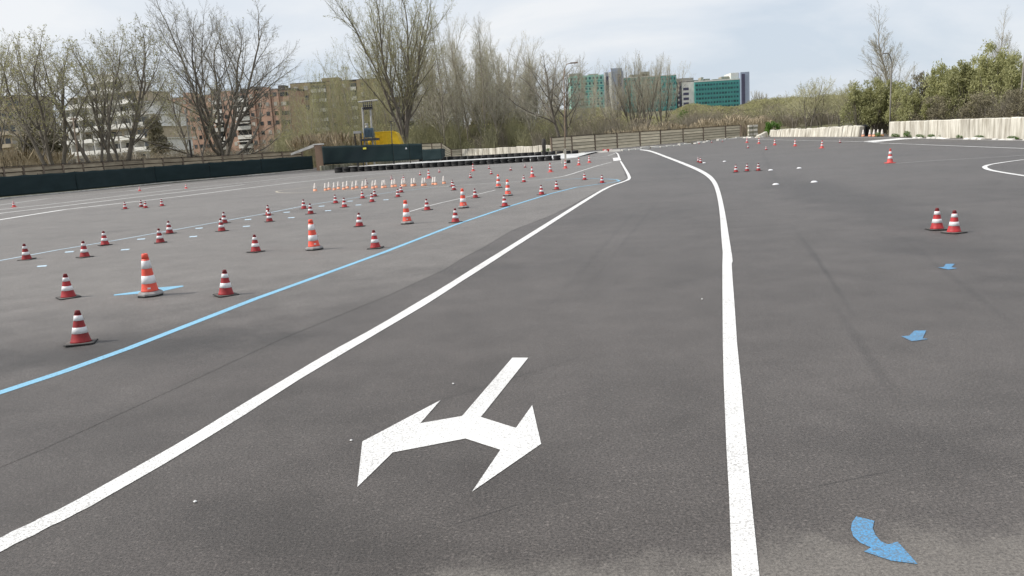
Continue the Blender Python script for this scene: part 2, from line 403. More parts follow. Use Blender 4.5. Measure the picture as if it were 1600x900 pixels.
def flat(name, px, material, label, cat='road marking', z=ZM, group=None):
    bm = bmesh.new(); vs = []
    for p in px:
        q = P(*p); vs.append(bm.verts.new((q.x, q.y, lift(q, z))))
    f = bm.faces.new(vs); f.normal_update()
    if f.normal.z < 0: f.normal_flip()
    bmesh.ops.triangulate(bm, faces=bm.faces[:])
    me = bpy.data.meshes.new(name); bm.to_mesh(me); bm.free(); me.materials.append(material)
    return tag(obj(name, me), label, cat, group)
stripe('white_line', [(-120, 916), (-60, 881), (0, 852), (60, 822), (112, 797), (150, 776), (300, 691), (480, 577.5), (640, 487), (760, 411), (860, 348), (912, 315), (950, 292), (975, 284), (984, 280), (982.5, 274), (975, 261), (969.5, 252)], 0.125, M_white, 'long thick white line crossing from the lower left corner to the far bend', 2)
_re = smooth_px([(1000, 233.6), (1017, 235), (1042, 244.5), (1072, 255.5), (1102, 268), (1118.5, 281), (1126.5, 302), (1133.5, 335), (1139, 370), (1144, 401)], 2)
_le = smooth_px([(1129.3, 395), (1127, 370), (1125, 335), (1120.5, 305), (1113.5, 284.5), (1099, 271.5), (1070, 258.3), (1040, 246.5), (1015, 236.7), (1000, 234.7)], 2)
flat('white_line', [(1144, 905), (1139.5, 780), (1135, 700), (1131, 600), (1129.5, 540), (1129, 480), (1128.7, 420)] + _le + _re + [(1144.8, 409), (1143.2, 412), (1145, 440), (1148, 480), (1152, 540), (1158, 600), (1166, 690), (1174, 780), (1187, 905)], M_white, 'thick white line from the bottom edge to a bend, right of the lane')
stripe('white_line', [(969, 251), (967.5, 247), (965.5, 241), (962.5, 238.7)], 0.16, M_white, 'short thick white kink between the painted box and the far turn')
flat('painted_box', [(957.5, 247.2), (966, 246.4), (967, 251.3), (958.5, 252)], M_white, 'small solid white painted square at the far line junction', 'road marking', z=1.35)
stripe('white_line', [(957, 235), (975, 232.8), (1000, 230.5)], 0.14, M_white, 'thin white line leading right from the far turn towards the slat fence', z=1.2)
stripe('white_line', [(640, 268), (700, 264.3), (760, 261), (860, 256), (895, 251.5), (930, 248.8), (958, 247.3)], 0.14, M_white, 'white line in front of the tyres joining the painted square')
stripe('white_line', [(380, 289), (460, 280), (516, 274), (580, 269.3), (640, 265.3), (700, 261.6), (765, 258.2), (840, 255), (895, 250), (930, 246.5), (950, 243.7), (959, 240.5), (962.5, 238.7)], 0.12, M_white_worn, 'worn white line running closest along the foot of the tyre row', z=1.15)
stripe('white_line', [(956, 253.5), (931, 260), (912.5, 266), (887.5, 274), (870, 277.8), (843, 281), (800, 284.6), (752, 287.3), (702, 291), (680, 293)], (0.11, 0.12), M_white_worn, 'thin white line curving through the far cones from the painted square', 1)
stripe('pale_blue_line', [(680, 293), (640, 297.5), (617, 299.6), (555, 309.3), (480, 321), (420, 333), (320, 351), (292, 356), (180, 376), (90, 391), (0, 407.6), (-80, 421)], 0.085, M_pale_blue, 'long thin pale blue line through the double row of small cones')
stripe('blue_line', [(-90, 644), (0, 614), (100, 581), (200, 545), (300, 506), (400, 467), (500, 431), (600, 394.5), (710, 352), (800, 321.5), (860, 303), (900, 293), (935, 288), (955, 285.5), (966, 283.7), (968, 282.8), (963, 281), (950, 280), (925, 279.3), (900, 279.6), (875, 281), (852, 281.6)], 0.10, M_blue, 'long light blue line with a hairpin at its far right end')
stripe('cream_line', [(702, 291), (640, 293.2), (561, 297.3), (494, 300.2), (460, 301.8), (440, 301.5), (431, 300.3), (433, 299), (443, 297.5), (460, 295.6), (514, 288.5), (544, 284.6), (595, 276.8), (640, 271.5)], 0.11, M_cream, 'faded cream hairpin line round the pale cones', 1)
for px, wd, mm, lb in (([(-60, 328), (0, 320.6), (75, 310.6), (200, 298.8), (267, 289.5), (380, 280.6), (440, 275)], .24, M_white_worn, 'faint white line next to the dark net fence, farthest of four'),
                       ([(-60, 336), (0, 328), (100, 317), (200, 305), (280, 296), (380, 286), (460, 277.3), (520, 271.5)], .24, M_white, 'second white line in front of the dark net fence'),
                       ([(-60, 344), (0, 333.7), (100, 322), (200, 310), (280, 300.7), (380, 289)], .28, M_white, 'third white line in front of the dark net fence'),
                       ([(-60, 354), (0, 343.7), (100, 328), (200, 316.6), (280, 307.5), (380, 295), (460, 285.6), (516, 279.5), (561, 274.6), (595, 271.3), (640, 268)], .28, M_white, 'fourth and nearest white line in front of the dark net fence')):
    stripe('white_line', px, wd, mm, lb)
stripe('worn_line', [(640, 331), (677, 320), (730, 308), (775, 297)], 0.07, M_white_worn, 'barely visible worn line between the large orange cones', 1)
stripe('white_line', [(1160, 216.5), (1190, 218), (1250, 219.7), (1300, 220.6), (1350, 221.8), (1380, 224), (1433, 225.9), (1500, 228.6), (1600, 232.3), (1660, 235)], .15, M_white, 'white line across the right side, the lower of two at the pale wall')
stripe('white_line', [(1290, 214.6), (1400, 216), (1460, 217.2), (1600, 220.2), (1660, 222)], .15, M_white, 'upper white line along the foot of the pale concrete wall')
flat('white_wedge', [(1350, 221.2), (1366, 222.6), (1412, 218.2), (1436, 217.0), (1405, 216.3)], M_white, 'solid white wedge where the two right lines meet', z=1.35)
stripe('grey_line', [(1399, 255.6), (1440, 252.5), (1500, 249), (1560, 245.5), (1640, 240)], .07, M_white_worn, 'thin grey line from the lone cone to the right edge')
stripe('white_line', [(1660, 244), (1600, 249.5), (1550, 256.5), (1538, 260), (1539, 263), (1548, 266.5), (1570, 270.3), (1600, 275), (1660, 283)], .14, M_white, 'white hairpin line at the right edge', 2)
arrow = [(1030, 127), (1110, 127), (872, 425), (1048, 480), (1130, 365), (1175, 560), (828, 800), (970, 590), (795, 533), (430, 603), (252, 777), (277, 548), (670, 340), (568, 456), (778, 420)]
flat('direction_arrow', [(480 + a / 3.2136, 520 + b / 3.2136) for a, b in arrow], M_white, 'large white two-headed arrow painted on the lane in the foreground')
def zz(l): return [(1200 + a / 1.6675, 360 + b / 1.6675) for a, b in l]
flat('blue_arrow', zz([(230, 747), (277, 758), (273, 778), (280, 795), (292, 810), (312, 820), (338, 813), (390, 871), (320, 862), (250, 838), (268, 828), (240, 815), (222, 798), (216, 780), (219, 762)]), M_blue2, 'curved blue arrow in the lower right corner, the nearest of three')
flat('blue_arrow', zz([(382, 262), (412, 262), (403, 282), (418, 284), (375, 290), (347, 277), (368, 275)]), M_blue2, 'blue arrow in the middle of the three on the right')
flat('blue_arrow', zz([(463, 88), (487, 88), (478, 97), (493, 99.5), (470, 103), (442, 97), (458, 96)]), M_blue2, 'small blue arrow below the pair of red cones, farthest of three')
flat('blue_marker', [(178, 462.4), (178, 460.8), (220, 455), (244, 450), (286, 446.6), (287, 448), (252, 456), (235, 458)], M_blue, 'pale blue pointed mark under the nearest large orange cone')
for i, (x, y) in enumerate(sorted([(65.5, 416.3), (108.4, 394), (195.6, 390.5), (220.6, 374), (302, 370), (311, 357), (385, 354), (387.5, 343.4), (455, 340.5), (448, 332), (512.5, 329.5), (502.5, 322.5), (560, 320.6), (547, 314.6), (603, 312.5)])):
    hw = 4.6 + (y - 310) * 0.035; hh = .75 + (y - 310) * .009
    flat('pale_dash', [(x - hw, y + hh * .9), (x - hw * .8, y - hh * .3), (x + hw, y - hh), (x + hw * .8, y + hh * .3)], M_pale_blue, 'short pale blue dash between the cone rows, %s from the left' % ORD[i], group='dashes between the cone rows')
for i, (x, y) in enumerate([(708, 600.5), (549, 689), (1097, 468), (305, 785)]):
    q = P(x, y); m = MB(); rs = [random.uniform(.6, 1) for _ in range(6)]
    pr = [(.007, .001), (.009, .004), (.005, .008)]
    m.lathe(pr, 6); tag(obj('pebble', m.mesh('pebble', M_white), loc=(q.x, q.y, q.z + .001), rz=i), ['white chip of stone on the asphalt above the white arrow', 'white chip of stone on the asphalt left of the white arrow', 'white chip of stone on the lane left of the right white line', 'white chip of stone below the left white line'][i], 'stone')

# ------------------------------------------------------------------ traffic cones
M_red = mat('cone_red', (0.40, 0.032, 0.036), rough=0.55, spec=0.35, var=0.42, scale=13, objvar=0.25)
M_tip = mat('cone_tip', (0.20, 0.022, 0.026), rough=0.6, var=0.5, scale=14)
M_band = mat('reflective_white', (0.74, 0.74, 0.75), rough=0.4, spec=0.5, var=0.16, scale=18, objvar=0.08)
M_rub = mat('black_rubber', (0.035, 0.034, 0.033), rough=0.75, base2=(0.022, 0.022, 0.022), scale=12, objvar=.2)
M_rubg = mat('grey_rubber', (0.30, 0.29, 0.285), rough=0.8, base2=(0.20, 0.195, 0.19), scale=12)
M_or = mat('cone_orange', (0.80, 0.105, 0.065), rough=0.5, spec=0.4, var=0.14, scale=10, objvar=.1)
M_org2 = mat('cone_faded_orange', (0.80, 0.36, 0.22), rough=0.6, var=0.14, scale=10, objvar=.2)
M_pk = mat('cone_overexposed_red', (0.62, 0.10, 0.09), rough=0.55, var=0.2, scale=10)  # red lightened: overexposure of the net fence cones is put into the colour
M_wpl = mat('pale_plastic', (0.74, 0.68, 0.63), rough=0.5, var=0.14, scale=16, objvar=.06)
M_dusty = mat('dusty_rubber', (0.16, 0.15, 0.14), rough=0.9, base2=(0.08, 0.075, 0.07), scale=14, objvar=.25)
def frus(r0, z0, r1, z1, n=20, cap0=False, cap1=False):
    m = MB(); k = 4
    m.lathe([(lerp(r0, r1, i / k), lerp(z0, z1, i / k)) for i in range(k + 1)], n); return m
def shell(prof, n=20): return MB().lathe(prof, n)
def cone_kind(name, label, H, rb, rt, bands, body_m, base, tipfrac, tip_m, base_h, base_m, n=20, group=None):
    """hollow rubber cone: body > nothing, bands as collars 2 mm proud, separate tip and foot"""
    t = thing(name, label, 'traffic cone', group=group)
    def rad(f): return lerp(rb, rt, (f * H - base_h) / (H - base_h))
    zb = base_h
    body = [(rb * 1.10, zb), (rad((zb + .012) / H) + .004, zb + .012)] + [(rad(q), q * H) for q in (0.3, 0.5, 0.7, 1 - tipfrac)]
    body = [b for b in body if b[1] <= (1 - tipfrac) * H + 1e-6]
    obj('cone_body', shell(body, n).mesh('cone_body', body_m, True), t)
    tipm = shell([(rad(1 - tipfrac), (1 - tipfrac) * H + .0005), (rt * 1.02, H - .006), (rt * .85, H), (rt * .6, H), (rt * .55, H - .02)], n)
    obj('cone_tip', tipm.mesh('cone_tip', tip_m, True), t)
    for a, b in bands:
        obj('reflective_band', shell([(rad(a) + .0005, a * H), (rad(a) + .0028, a * H + .001), (rad(b) + .0028, b * H - .001), (rad(b) + .0005, b * H)], n).mesh('reflective_band', M_band, True), t)
    bm = MB()
    if base == 'plate':
        s = rb * 1.50; c = .18 * s
        pl = [(s, s - c), (s - c, s), (-s + c, s), (-s, s - c), (-s, -s + c), (-s + c, -s), (s - c, -s), (s, -s + c)]
        h = base_h
        for z0, z1, k0, k1 in ((0.0, h * .55, 1.0, 1.0), (h * .55, h, 1.0, .95)):
            i = len(bm.v); bm.v += [(x * k0, y * k0, z0) for x, y in pl] + [(x * k1, y * k1, z1) for x, y in pl]
            for k in range(8): bm.f.append((i + k, i + (k + 1) % 8, i + 8 + (k + 1) % 8, i + 8 + k)); bm.m.append(0)
        bm.f.append(tuple(range(len(bm.v) - 8, len(bm.v)))); bm.m.append(0)
        bm.m[-1] = 1; obj('base_plate', bm.mesh('base_plate', [base_m, M_dusty if base_m is M_rub else base_m]), t)
    else:
        s = rb * 1.62; bm.lathe([(s * .985, 0.012), (s, .022), (s * .97, .040), (rb * 1.25, base_h * .93), (rb * 1.1, base_h)], 8, ph=math.pi / 8)
        o = obj('base_foot', bm.mesh('base_foot', base_m), t)
        rm = MB().lathe([(s * .96, 0), (s * 1.0, .0), (s * 1.0, .021), (s * .96, .021)], 8, ph=math.pi / 8)
        obj('rubber_rim', rm.mesh('rubber_rim', M_rub), o)
    return t
SB = ((.32, .50), (.70, .855))
small = cone_kind('small_cone', 'x', 0.300, 0.083, 0.021, ((.31, .495), (.695, .85)), M_red, 'plate', .13, M_tip, .012, M_rub)
large = cone_kind('large_cone', 'x', 0.518, 0.094, 0.034, ((.305, .49), (.655, .84)), M_or, 'foot', .12, M_or, .062, M_rubg)
st = MB().box(-.018, .018, -.0945, -.0905, .095, .115)
obj('sticker', st.mesh('sticker', M_band), large)
large2 = cone_kind('large_cone', 'x', 0.53, 0.105, 0.026, ((.30, .47), (.62, .80)), M_pk, 'plate', .14, M_pk, .025, M_pk)
mini = cone_kind('small_cone', 'x', 0.34, 0.095, 0.024, ((.38, .56), (.74, .9)), M_pk, 'plate', .09, M_pk, .02, M_pk)
pale = thing('pale_cone', 'x', 'traffic cone')
obj('cone_body', shell([(.083, .098), (.070, .16), (.050, .26), (.030, .355), (.018, .372), (.006, .376)], 16).mesh('cone_body', M_wpl, True), pale)
pf = MB().lathe([(.098, 0), (.098, .014), (.088, .02), (.0835, .097)], 16); obj('cone_skirt', pf.mesh('cone_skirt', M_org2, True), pale)
protos = {'S': small, 'L': large, 'R': large2, 'M': mini, 'P': pale}
used = set()
def put_cone(kind, x, y, label, group=None, rz=None, s=1):
    q = P(x, y); pr = protos[kind]; loc = (q.x, q.y, q.z + (0.007 if kind != 'R' else .004)); rz = random.uniform(0, 6.28) if rz is None else rz
    tilt = (random.gauss(0, .022), random.gauss(0, .022))
    if kind not in used:
        used.add(kind); pr.location = loc; pr.rotation_euler = (0, 0, rz); pr['label'] = label
        if group: pr['group'] = group
        pr.scale = (s,) * 3; o = pr
    else: o = dup(pr, loc, rz, s, label, group)
    o.rotation_euler = (tilt[0], tilt[1], rz)
    return o
gS = 'small dark red cones on the left lot'
for i, (x, y) in enumerate([(132.9, 402.2), (250.9, 379.6), (346.9, 361.5), (421.3, 346.6), (485.6, 334.6), (538.5, 324.1), (581.5, 315.9), (621.9, 308.1)]):
    put_cone('S', x, y, 'small red cone, %s from the left in the row before the pale blue line' % ORD[i], gS)
for i, (x, y) in enumerate([(42.2, 406), (164.4, 383.5), (265.4, 365.3), (350.9, 349.1), (419.4, 336.6), (475, 326.6), (524.8, 317.9), (566.9, 310.3), (586, 307.3), (627.1, 301)]):
    put_cone('S', x, y, 'small red cone, %s from the left in the row behind the pale blue line' % ORD[i], gS)
for x, y, l in ((195.9, 326.9, 'small dark red cone, leftmost of four near the four white lines'), (221, 323.6, 'small dark red cone, second from left of four near the four white lines, partly hidden'),
                (227.7, 325.3, 'small dark red cone, third from left of four near the white lines, overlapping its neighbour'), (253.4, 322.2, 'small dark red cone, rightmost of four near the four white lines'),
                (127, 537, 'dark red cone with two white bands, nearest the camera, left of the thick blue line'), (107.3, 465.5, 'dark red striped cone at the left edge, second nearest the camera'),
                (353.5, 461.7, 'dark red cone right of the nearest large orange cone'), (400, 394, 'dark red cone left of the second large orange cone'),
                (586.9, 388.1, 'dark red cone just above the blue line, right of the second large orange cone'), (561.9, 354.1, 'dark red cone left of the third large orange cone'),
                (667.8, 328.5, 'dark red cone right of the third large orange cone, farther back'), (711.9, 347.8, 'dark red cone just in front of the fourth large orange cone'),
                (743.1, 309.4, 'small dark red cone right of the fourth large orange cone'), (789, 322.8, 'dark red cone in front of the fifth large orange cone'),
                (846.3, 304.4, 'dark red cone, left of a pair beside the blue line where it narrows'), (870, 296.5, 'dark red cone, right of a pair beside the blue line where it narrows'),
                (913.5, 281.3, 'small dark red cone on the far branch of the blue hairpin'), (940.9, 286.3, 'dark red cone inside the tip of the blue hairpin'),
                (818.8, 284.8, 'small dark red cone on the thin white line left of the blue hairpin'), (707, 292, 'rear small red cone of a touching pair right of the pale cones'),
                (709.4, 297.5, 'front small red cone of a touching pair right of the pale cones')):
    put_cone('S', x, y, l, gS)
for x, y, l in ((612.1, 281.3, 'tiny dark cone sticking up behind the pale cones, middle of three'), (572.3, 287.5, 'tiny dark cone behind the pale cones, left of three'), (630.8, 282, 'tiny dark cone behind the pale cones, right of three'),
                (656.6, 274, 'tiny dark cone left of the large cone in front of the tyres'), (686.6, 269.6, 'tiny dark cone right of the large cone in front of the tyres'),
                (735.3, 278.3, 'small dark cone below the second large cone in front of the tyres'), (764.2, 264, 'tiny dark cone in front of the tyres, rear of two in line'),
                (767.8, 272.5, 'tiny dark cone in front of the tyres, front of two in line'), (798, 266.5, 'tiny dark red cone in the middle of the tyre row front'), (820.7, 262, 'tiny dark cone nearest the right part of the tyre row')):
    put_cone('S', x, y, l, 'tiny cones in front of the tyres')
gL = 'large orange cones on the left lot'
for x, y, l in ((235.7, 462.5, 'nearest large orange cone, two white bands, grey foot, standing on a blue mark'), (491.5, 390.5, 'large orange cone with grey foot, second nearest, right of a small red cone'),
                (636.6, 350, 'large orange cone with grey foot, third nearest, centre left'), (724.4, 325.3, 'large orange cone fourth in the diagonal line of large cones'),
                (794.1, 306.2, 'large orange cone fifth in the diagonal, in front of its twin'), (779.1, 293.7, 'large orange cone standing behind the white line, left of its nearer twin')):
    put_cone('L', x, y, l, gL, rz=R(5 + 9 * (x % 3)))
gF = 'red and white cones far away'
for x, y, l in ((832.1, 276.9, 'red and white cone, first from the left of five leading to the painted square'), (860.3, 269.1, 'red and white cone, second of five leading to the painted square'),
                (883.8, 263.3, 'red and white cone, third of five, in front of the lamp post'), (904.6, 258.5, 'red and white cone, fourth of five leading to the painted square'),
                (921, 254.4, 'red and white cone, last of five leading to the painted square'), (670.4, 278.8, 'red and white cone behind the right end of the pale cones'),
                (739.6, 267.5, 'red and white cone standing close in front of the tyre row'), (1390.5, 255, 'lone red and white cone at the end of the thin grey line'),
                (1284.2, 231.7, 'red and white cone, rightmost of the far right row'), (1242.3, 228.5, 'red and white cone, second from right of the far right row'),
                (1210.6, 226.9, 'red and white cone, third from right of the far right row'), (1185.8, 224.6, 'red and white cone, fourth from right of the far right row'),
                (1167.2, 223, 'red and white cone, leftmost of the far right row')):
    put_cone('R', x, y, l, gF, s=1.0 if x < 1000 else 1.06)
gR = 'small red cones on the right lot'
for x, y, l in ((1464, 359, 'dark red cone with white bands, left of the pair on the right'), (1490.5, 364, 'dark red cone with white bands, right and nearer one of the pair on the right'),
                (1150, 269.3, 'small red cone, leftmost of three in a row beside the white discs'), (1167.3, 267.8, 'small red cone, middle of three in a row beside the white discs'), (1185, 267, 'small red cone, rightmost of three in a row beside the white discs'),
                (1091.2, 253.4, 'small red cone, left of two touching beside the right white line'), (1094.7, 254.6, 'small red cone, right of two touching beside the right white line'),
                (1168.8, 231.6, 'tiny dark cone on the far right lot, left of two'), (1197.2, 234.3, 'tiny dark cone on the far right lot, right of two'), (1312.6, 223.2, 'tiny dark cone on the white line before the pale blocks'),
                (1092.3, 224.8, 'tiny dark cone by the fence kerb, first of three'), (1112, 223.2, 'tiny dark cone by the fence kerb, second of three'), (1129, 222, 'tiny dark cone by the fence kerb, third of three')):
    put_cone('S', x, y, l, gR)
for x, y, l in ((22.3, 324, 'brightened red cone beside the dark net fence at the left edge'), (218.5, 298.6, 'brightened red cone beside the dark net fence, middle of three'), (291, 294.8, 'brightened red cone beside the dark net fence, right of three')):
    put_cone('M', x, y, l, 'brightened red cones along the net fence')
pc = [(492.6, 298.8), (509.2, 298), (514.6, 296.6), (522.7, 297.2), (529.2, 295.5), (537.6, 296.4), (543, 294.6), (551.7, 296), (557.6, 294.1), (567.4, 295), (572.5, 293.6), (583.2, 294.6), (587.5, 293.5), (598.4, 294), (601.5, 293.4), (613.6, 292.6), (617.5, 292.1), (629.3, 291.7), (632.7, 291.2), (644.8, 291), (648, 290.6), (661.2, 290.6), (664, 290.2), (677.2, 289.2), (680.6, 289), (694, 287.4)]
for i, (x, y) in enumerate(pc):
    lab = 'pale white and orange cone, %s from the left in the dense double row' % ORD[i]
    if i == 0: lab = 'pale cone alone at the left end of the dense double row'
    if i == len(pc) - 1: lab = 'pale cone alone at the right end of the dense double row'
    put_cone('P', x, y, lab, 'pale cones in the dense double row', s=1.0 if i else 1.05)
# cones standing by the black tarpaulin, and two lying by the far turn
for i, x in enumerate((1348.6, 1359.3, 1365.6, 1371.7, 1378.2)):
    put_cone('P', x, 213.2, 'small white cone standing before the black tarpaulin' if i == 0 else 'white cone in the gap between the pale walls, %s from the left of four' % ORD[i - 1], None if i == 0 else 'white cones in the wall gap', s=1.75)
for i, (x, y, a) in enumerate(((944, 237.2, .4), (950.5, 236.8, 2.2))):
    q = P(x, y); o = dup(large2, (q.x, q.y, q.z + .11), a, 1.25, ['red and white cone lying on its side before the slat fence, left one', 'red and white cone lying on its side before the slat fence, right one'][i], 'cones lying down')
    o.rotation_euler = (R(82), 0, a)
# white marker discs
disc = MB().lathe([(.105, 0), (.10, .012), (.065, .045), (.035, .052), (.02, .05)], 16)
dme = disc.mesh('marker_disc', M_band, True)
for x, y, l in ((1100.2, 254.9, 'white marker disc beside the two touching cones'), (1132, 252.6, 'small white marker disc left of the three red cones, farther back'), (1204.2, 266.3, 'white marker disc right of the three red cones'),
                (1248.7, 263.2, 'white marker disc farthest right in the upper line'), (1212.2, 288.8, 'white marker disc nearest the camera, left'), (1272.2, 285, 'white marker disc nearest the camera, right')):
    q = P(x, y); o = obj('marker_disc', dme, loc=(q.x, q.y, q.z + .002)); o.scale = (.95, .95, .85); tag(o, l, 'marker disc', 'white marker discs')

# ------------------------------------------------------------------ tyre rows and the white island
M_tyre = mat('tyre_rubber', (0.028, 0.028, 0.029), rough=0.7, base2=(0.016, 0.016, 0.016), scale=9, objvar=.35)
def tyre_mesh(D, w):
    r = D / 2; m = MB(); pr = [(r * .62, .01), (r * .80, 0), (r * .95, .02), (r, .055), (r * 1.0, w * .44), (r * .965, w * .47), (r * .965, w * .53), (r, w * .56), (r, w - .055), (r * .95, w - .02), (r * .8, w), (r * .62, w - .01), (r * .58, w - .05), (r * .58, .05), (r * .62, .01)]
    n = 22; i = len(m.v)
    for (a, z) in pr:
        for k in range(n): t = 2 * math.pi * k / n; m.v.append((a * math.cos(t), a * math.sin(t), z))
    for j in range(len(pr) - 1):
        for k in range(n): m.f.append((i + j * n + k, i + j * n + (k + 1) % n, i + (j + 1) * n + (k + 1) % n, i + (j + 1) * n + k)); m.m.append(0)
    return m
FR = [528.8, 541.6, 553.4, 564, 574.5, 586.3, 597.5, 609, 620.3, 632, 643.5, 655, 666.2, 677.4, 689, 700, 711, 721.8, 733, 744.4, 755.5, 766.4, 777.3, 789, 800, 811.2, 822.8, 835, 846.3, 857.6, 871]
tm = tyre_mesh(1.0, 1.0).mesh('tyre', M_tyre, True)
fpos = []
for i, x in enumerate(FR):
    y = 270.3 - (x - 529) * 19.6 / 342; q = P(x, y); gap = 12.5 if i < 3 else 11.3
    D = min(gap * q.y / FPX * 1.02 / cp, .86); w = D * .335
    fpos.append((q.x, q.y))
    for lv in range(2):
        o = obj('tyre', tm, loc=(q.x + random.uniform(-.03, .03), q.y + D * .45 + random.uniform(-.05, .05), q.z + lv * (w + .004)), rz=random.uniform(0, 6))
        o.scale = (D, D, w)
        lab = '%s black tyre of the %s stack from the left in the front tyre row' % (('lower', 'upper')[lv], ORD[i])
        tag(o, lab, 'tyre', 'tyres of the front row')
RR = [(x, interp([(660, 253), (714, 250.6), (752, 248.8), (792, 246.4), (833, 244.3), (855, 243.2), (899, 241.2)], x)) for x in (660, 671, 682, 693, 704, 714.5, 725, 736, 746.5, 757, 767.5, 778, 788.5, 798.5, 809, 819.5, 830, 841, 852, 863, 875, 887, 898.5)]
for i, (x, y) in enumerate(RR):
    q = P(x, y); D = 10.3 * q.y / FPX / cp; w = D * .30
    for lv in range(2):
        o = obj('tyre', tm, loc=(q.x, q.y + random.uniform(-.1, .1), q.z + lv * (w + .004)), rz=random.uniform(0, 6)); o.scale = (D, D, w)
        tag(o, '%s black tyre of the %s stack from the left in the rear tyre row' % (('lower', 'upper')[lv], ORD[i]), 'tyre', 'tyres of the rear row')
# the white painted island between the rows, slightly domed
M_isl = mat('island_white', (0.66, 0.66, 0.65), rough=0.8, var=0.45, scale=1.2)
mb = MB(); n = 0
far_edge = [(540, 260.5), (580, 257.8), (620, 255.2), (660, 252.6), (700, 250.6), (760, 247.8), (834, 243.8), (899, 240.4), (946, 235.9)]
near_edge = [(540, 264.5), (580, 262.5), (620, 260.5), (660, 258.5), (700, 256.4), (760, 253.5), (834, 250.5), (886, 248), (900, 246.5)]
for k in range(60):
    t = k / 59
    ia = t * (len(far_edge) - 1); a0 = min(int(ia), len(far_edge) - 2)
    fe = [lerp(far_edge[a0][c], far_edge[a0 + 1][c], ia - a0) for c in (0, 1)]; ne = [lerp(near_edge[a0][c], near_edge[a0 + 1][c], ia - a0) for c in (0, 1)]
    A, B = P(*ne), P(*fe)
    for j in range(9):
        s = j / 8; q = A.lerp(B, s)
        mb.v.append((q.x, q.y, G(q.x, q.y) + .02 + .13 * math.sin(math.pi * s) + .03 * math.sin(k * .9) * math.sin(math.pi * s)))
    if k:
        for j in range(8): b0 = k * 9 + j; mb.f.append((b0 - 9, b0, b0 + 1, b0 - 8)); mb.m.append(0)
tag(obj('painted_island', mb.mesh('painted_island', M_isl, True)), 'white painted traffic island lying between the two rows of tyres', 'traffic island')

# ------------------------------------------------------------------ fences and walls
M_net = mat('dark_net', (0.017, 0.033, 0.036), rough=0.85, base2=(0.012, 0.026, 0.028), scale=1.2, stretch=(.4, .4, 1.6), bump=.25, bscale=3)
M_net_g = mat('dark_net_green', (0.014, 0.030, 0.030), rough=0.85, base2=(0.012, 0.022, 0.026), scale=.5, stretch=(.6, .6, 2))
M_conc = mat('old_concrete', (0.40, 0.37, 0.31), rough=0.9, base2=(0.22, 0.20, 0.165), scale=1.8, stretch=(1, 1, .5), bump=.4, objvar=.16)
M_slat = mat('weathered_slat', (0.74, 0.655, 0.49), rough=0.9, base2=(0.56, 0.49, 0.36), scale=2.2, stretch=(.35, .35, 3), bump=.35, objvar=.22)
M_slat_b = mat('brown_slat', (0.42, 0.35, 0.25), rough=0.9, base2=(0.26, 0.21, 0.15), scale=2.2, stretch=(.35, .35, 3), bump=.35, objvar=.25)
M_post = mat('weathered_post', (0.24, 0.185, 0.14), rough=0.9, base2=(0.16, 0.125, 0.095), scale=5, objvar=.2)
M_cap = mat('dark_cap', (0.055, 0.05, 0.045), rough=0.8, var=.4, scale=4)
M_lime = mat('limewashed_wall', (0.66, 0.63, 0.55), rough=0.9, base2=(0.30, 0.27, 0.215), scale=1.5, stretch=(1.7, 1.7, .26), bump=.4, objvar=.10, lo=.33, hi=.60)
M_brick = mat('pillar_brick', (0.34, 0.23, 0.165), rough=0.9, base2=(0.24, 0.165, 0.12), scale=5, stretch=(1, 1, 4))
M_moss = mat('mossy_wall', (0.36, 0.34, 0.27), rough=0.95, base2=(0.12, 0.125, 0.08), scale=1.4, stretch=(2, 2, .4))
M_kerb = mat('kerb_stone', (0.74, 0.72, 0.67), rough=0.9, base2=(0.50, 0.48, 0.44), scale=1.6, objvar=.14)
def wavy_panel(p0, p1, z0, z1, nx_, nz, amp, seed, thick=.03):
    """upright cloth sheet between two ground points, billowing a little"""
    rnd = random.Random(seed); m = MB(); d = (p1 - p0); L = d.length; d = d / L; nr = Vector((-d.y, d.x, 0))
    ph = [rnd.uniform(0, 6) for _ in range(5)]
    for side in (0, 1):
        for i in range(nx_ + 1):
            for k in range(nz + 1):
                u, v = i / nx_, k / nz
                off = amp * (math.sin(u * L * 1.3 + ph[0] + v * 2) * .5 + math.sin(u * L * 3.1 + ph[1] - v * 3) * .3 + math.sin(u * L * .5 + ph[2]) * .4) * (0.35 + .65 * math.sin(math.pi * v))
                q = p0 + d * (u * L) + nr * (off + side * thick)
                zb = z0(u) if callable(z0) else z0; zt = z1(u) if callable(z1) else z1
                sag = -0.05 * abs(math.sin(u * L * math.pi / 3)) * v
                m.v.append((q.x, q.y, lerp(zb, zt, v) + sag))
    S = (nx_ + 1) * (nz + 1)
    for side in (0, 1):
        for i in range(nx_):
            for k in range(nz):
                a = side * S + i * (nz + 1) + k; f = (a, a + nz + 1, a + nz + 2, a + 1)
                m.f.append(f if side == 0 else f[::-1]); m.m.append(0)
    def rim(a, b): m.f.append((a, b, b + S, a + S)); m.m.append(0)
    for i in range(nx_): rim((i + 1) * (nz + 1), i * (nz + 1)); rim(i * (nz + 1) + nz, (i + 1) * (nz + 1) + nz)
    for k in range(nz): rim(k, k + 1); rim(nx_ * (nz + 1) + k + 1, nx_ * (nz + 1) + k)
    return m
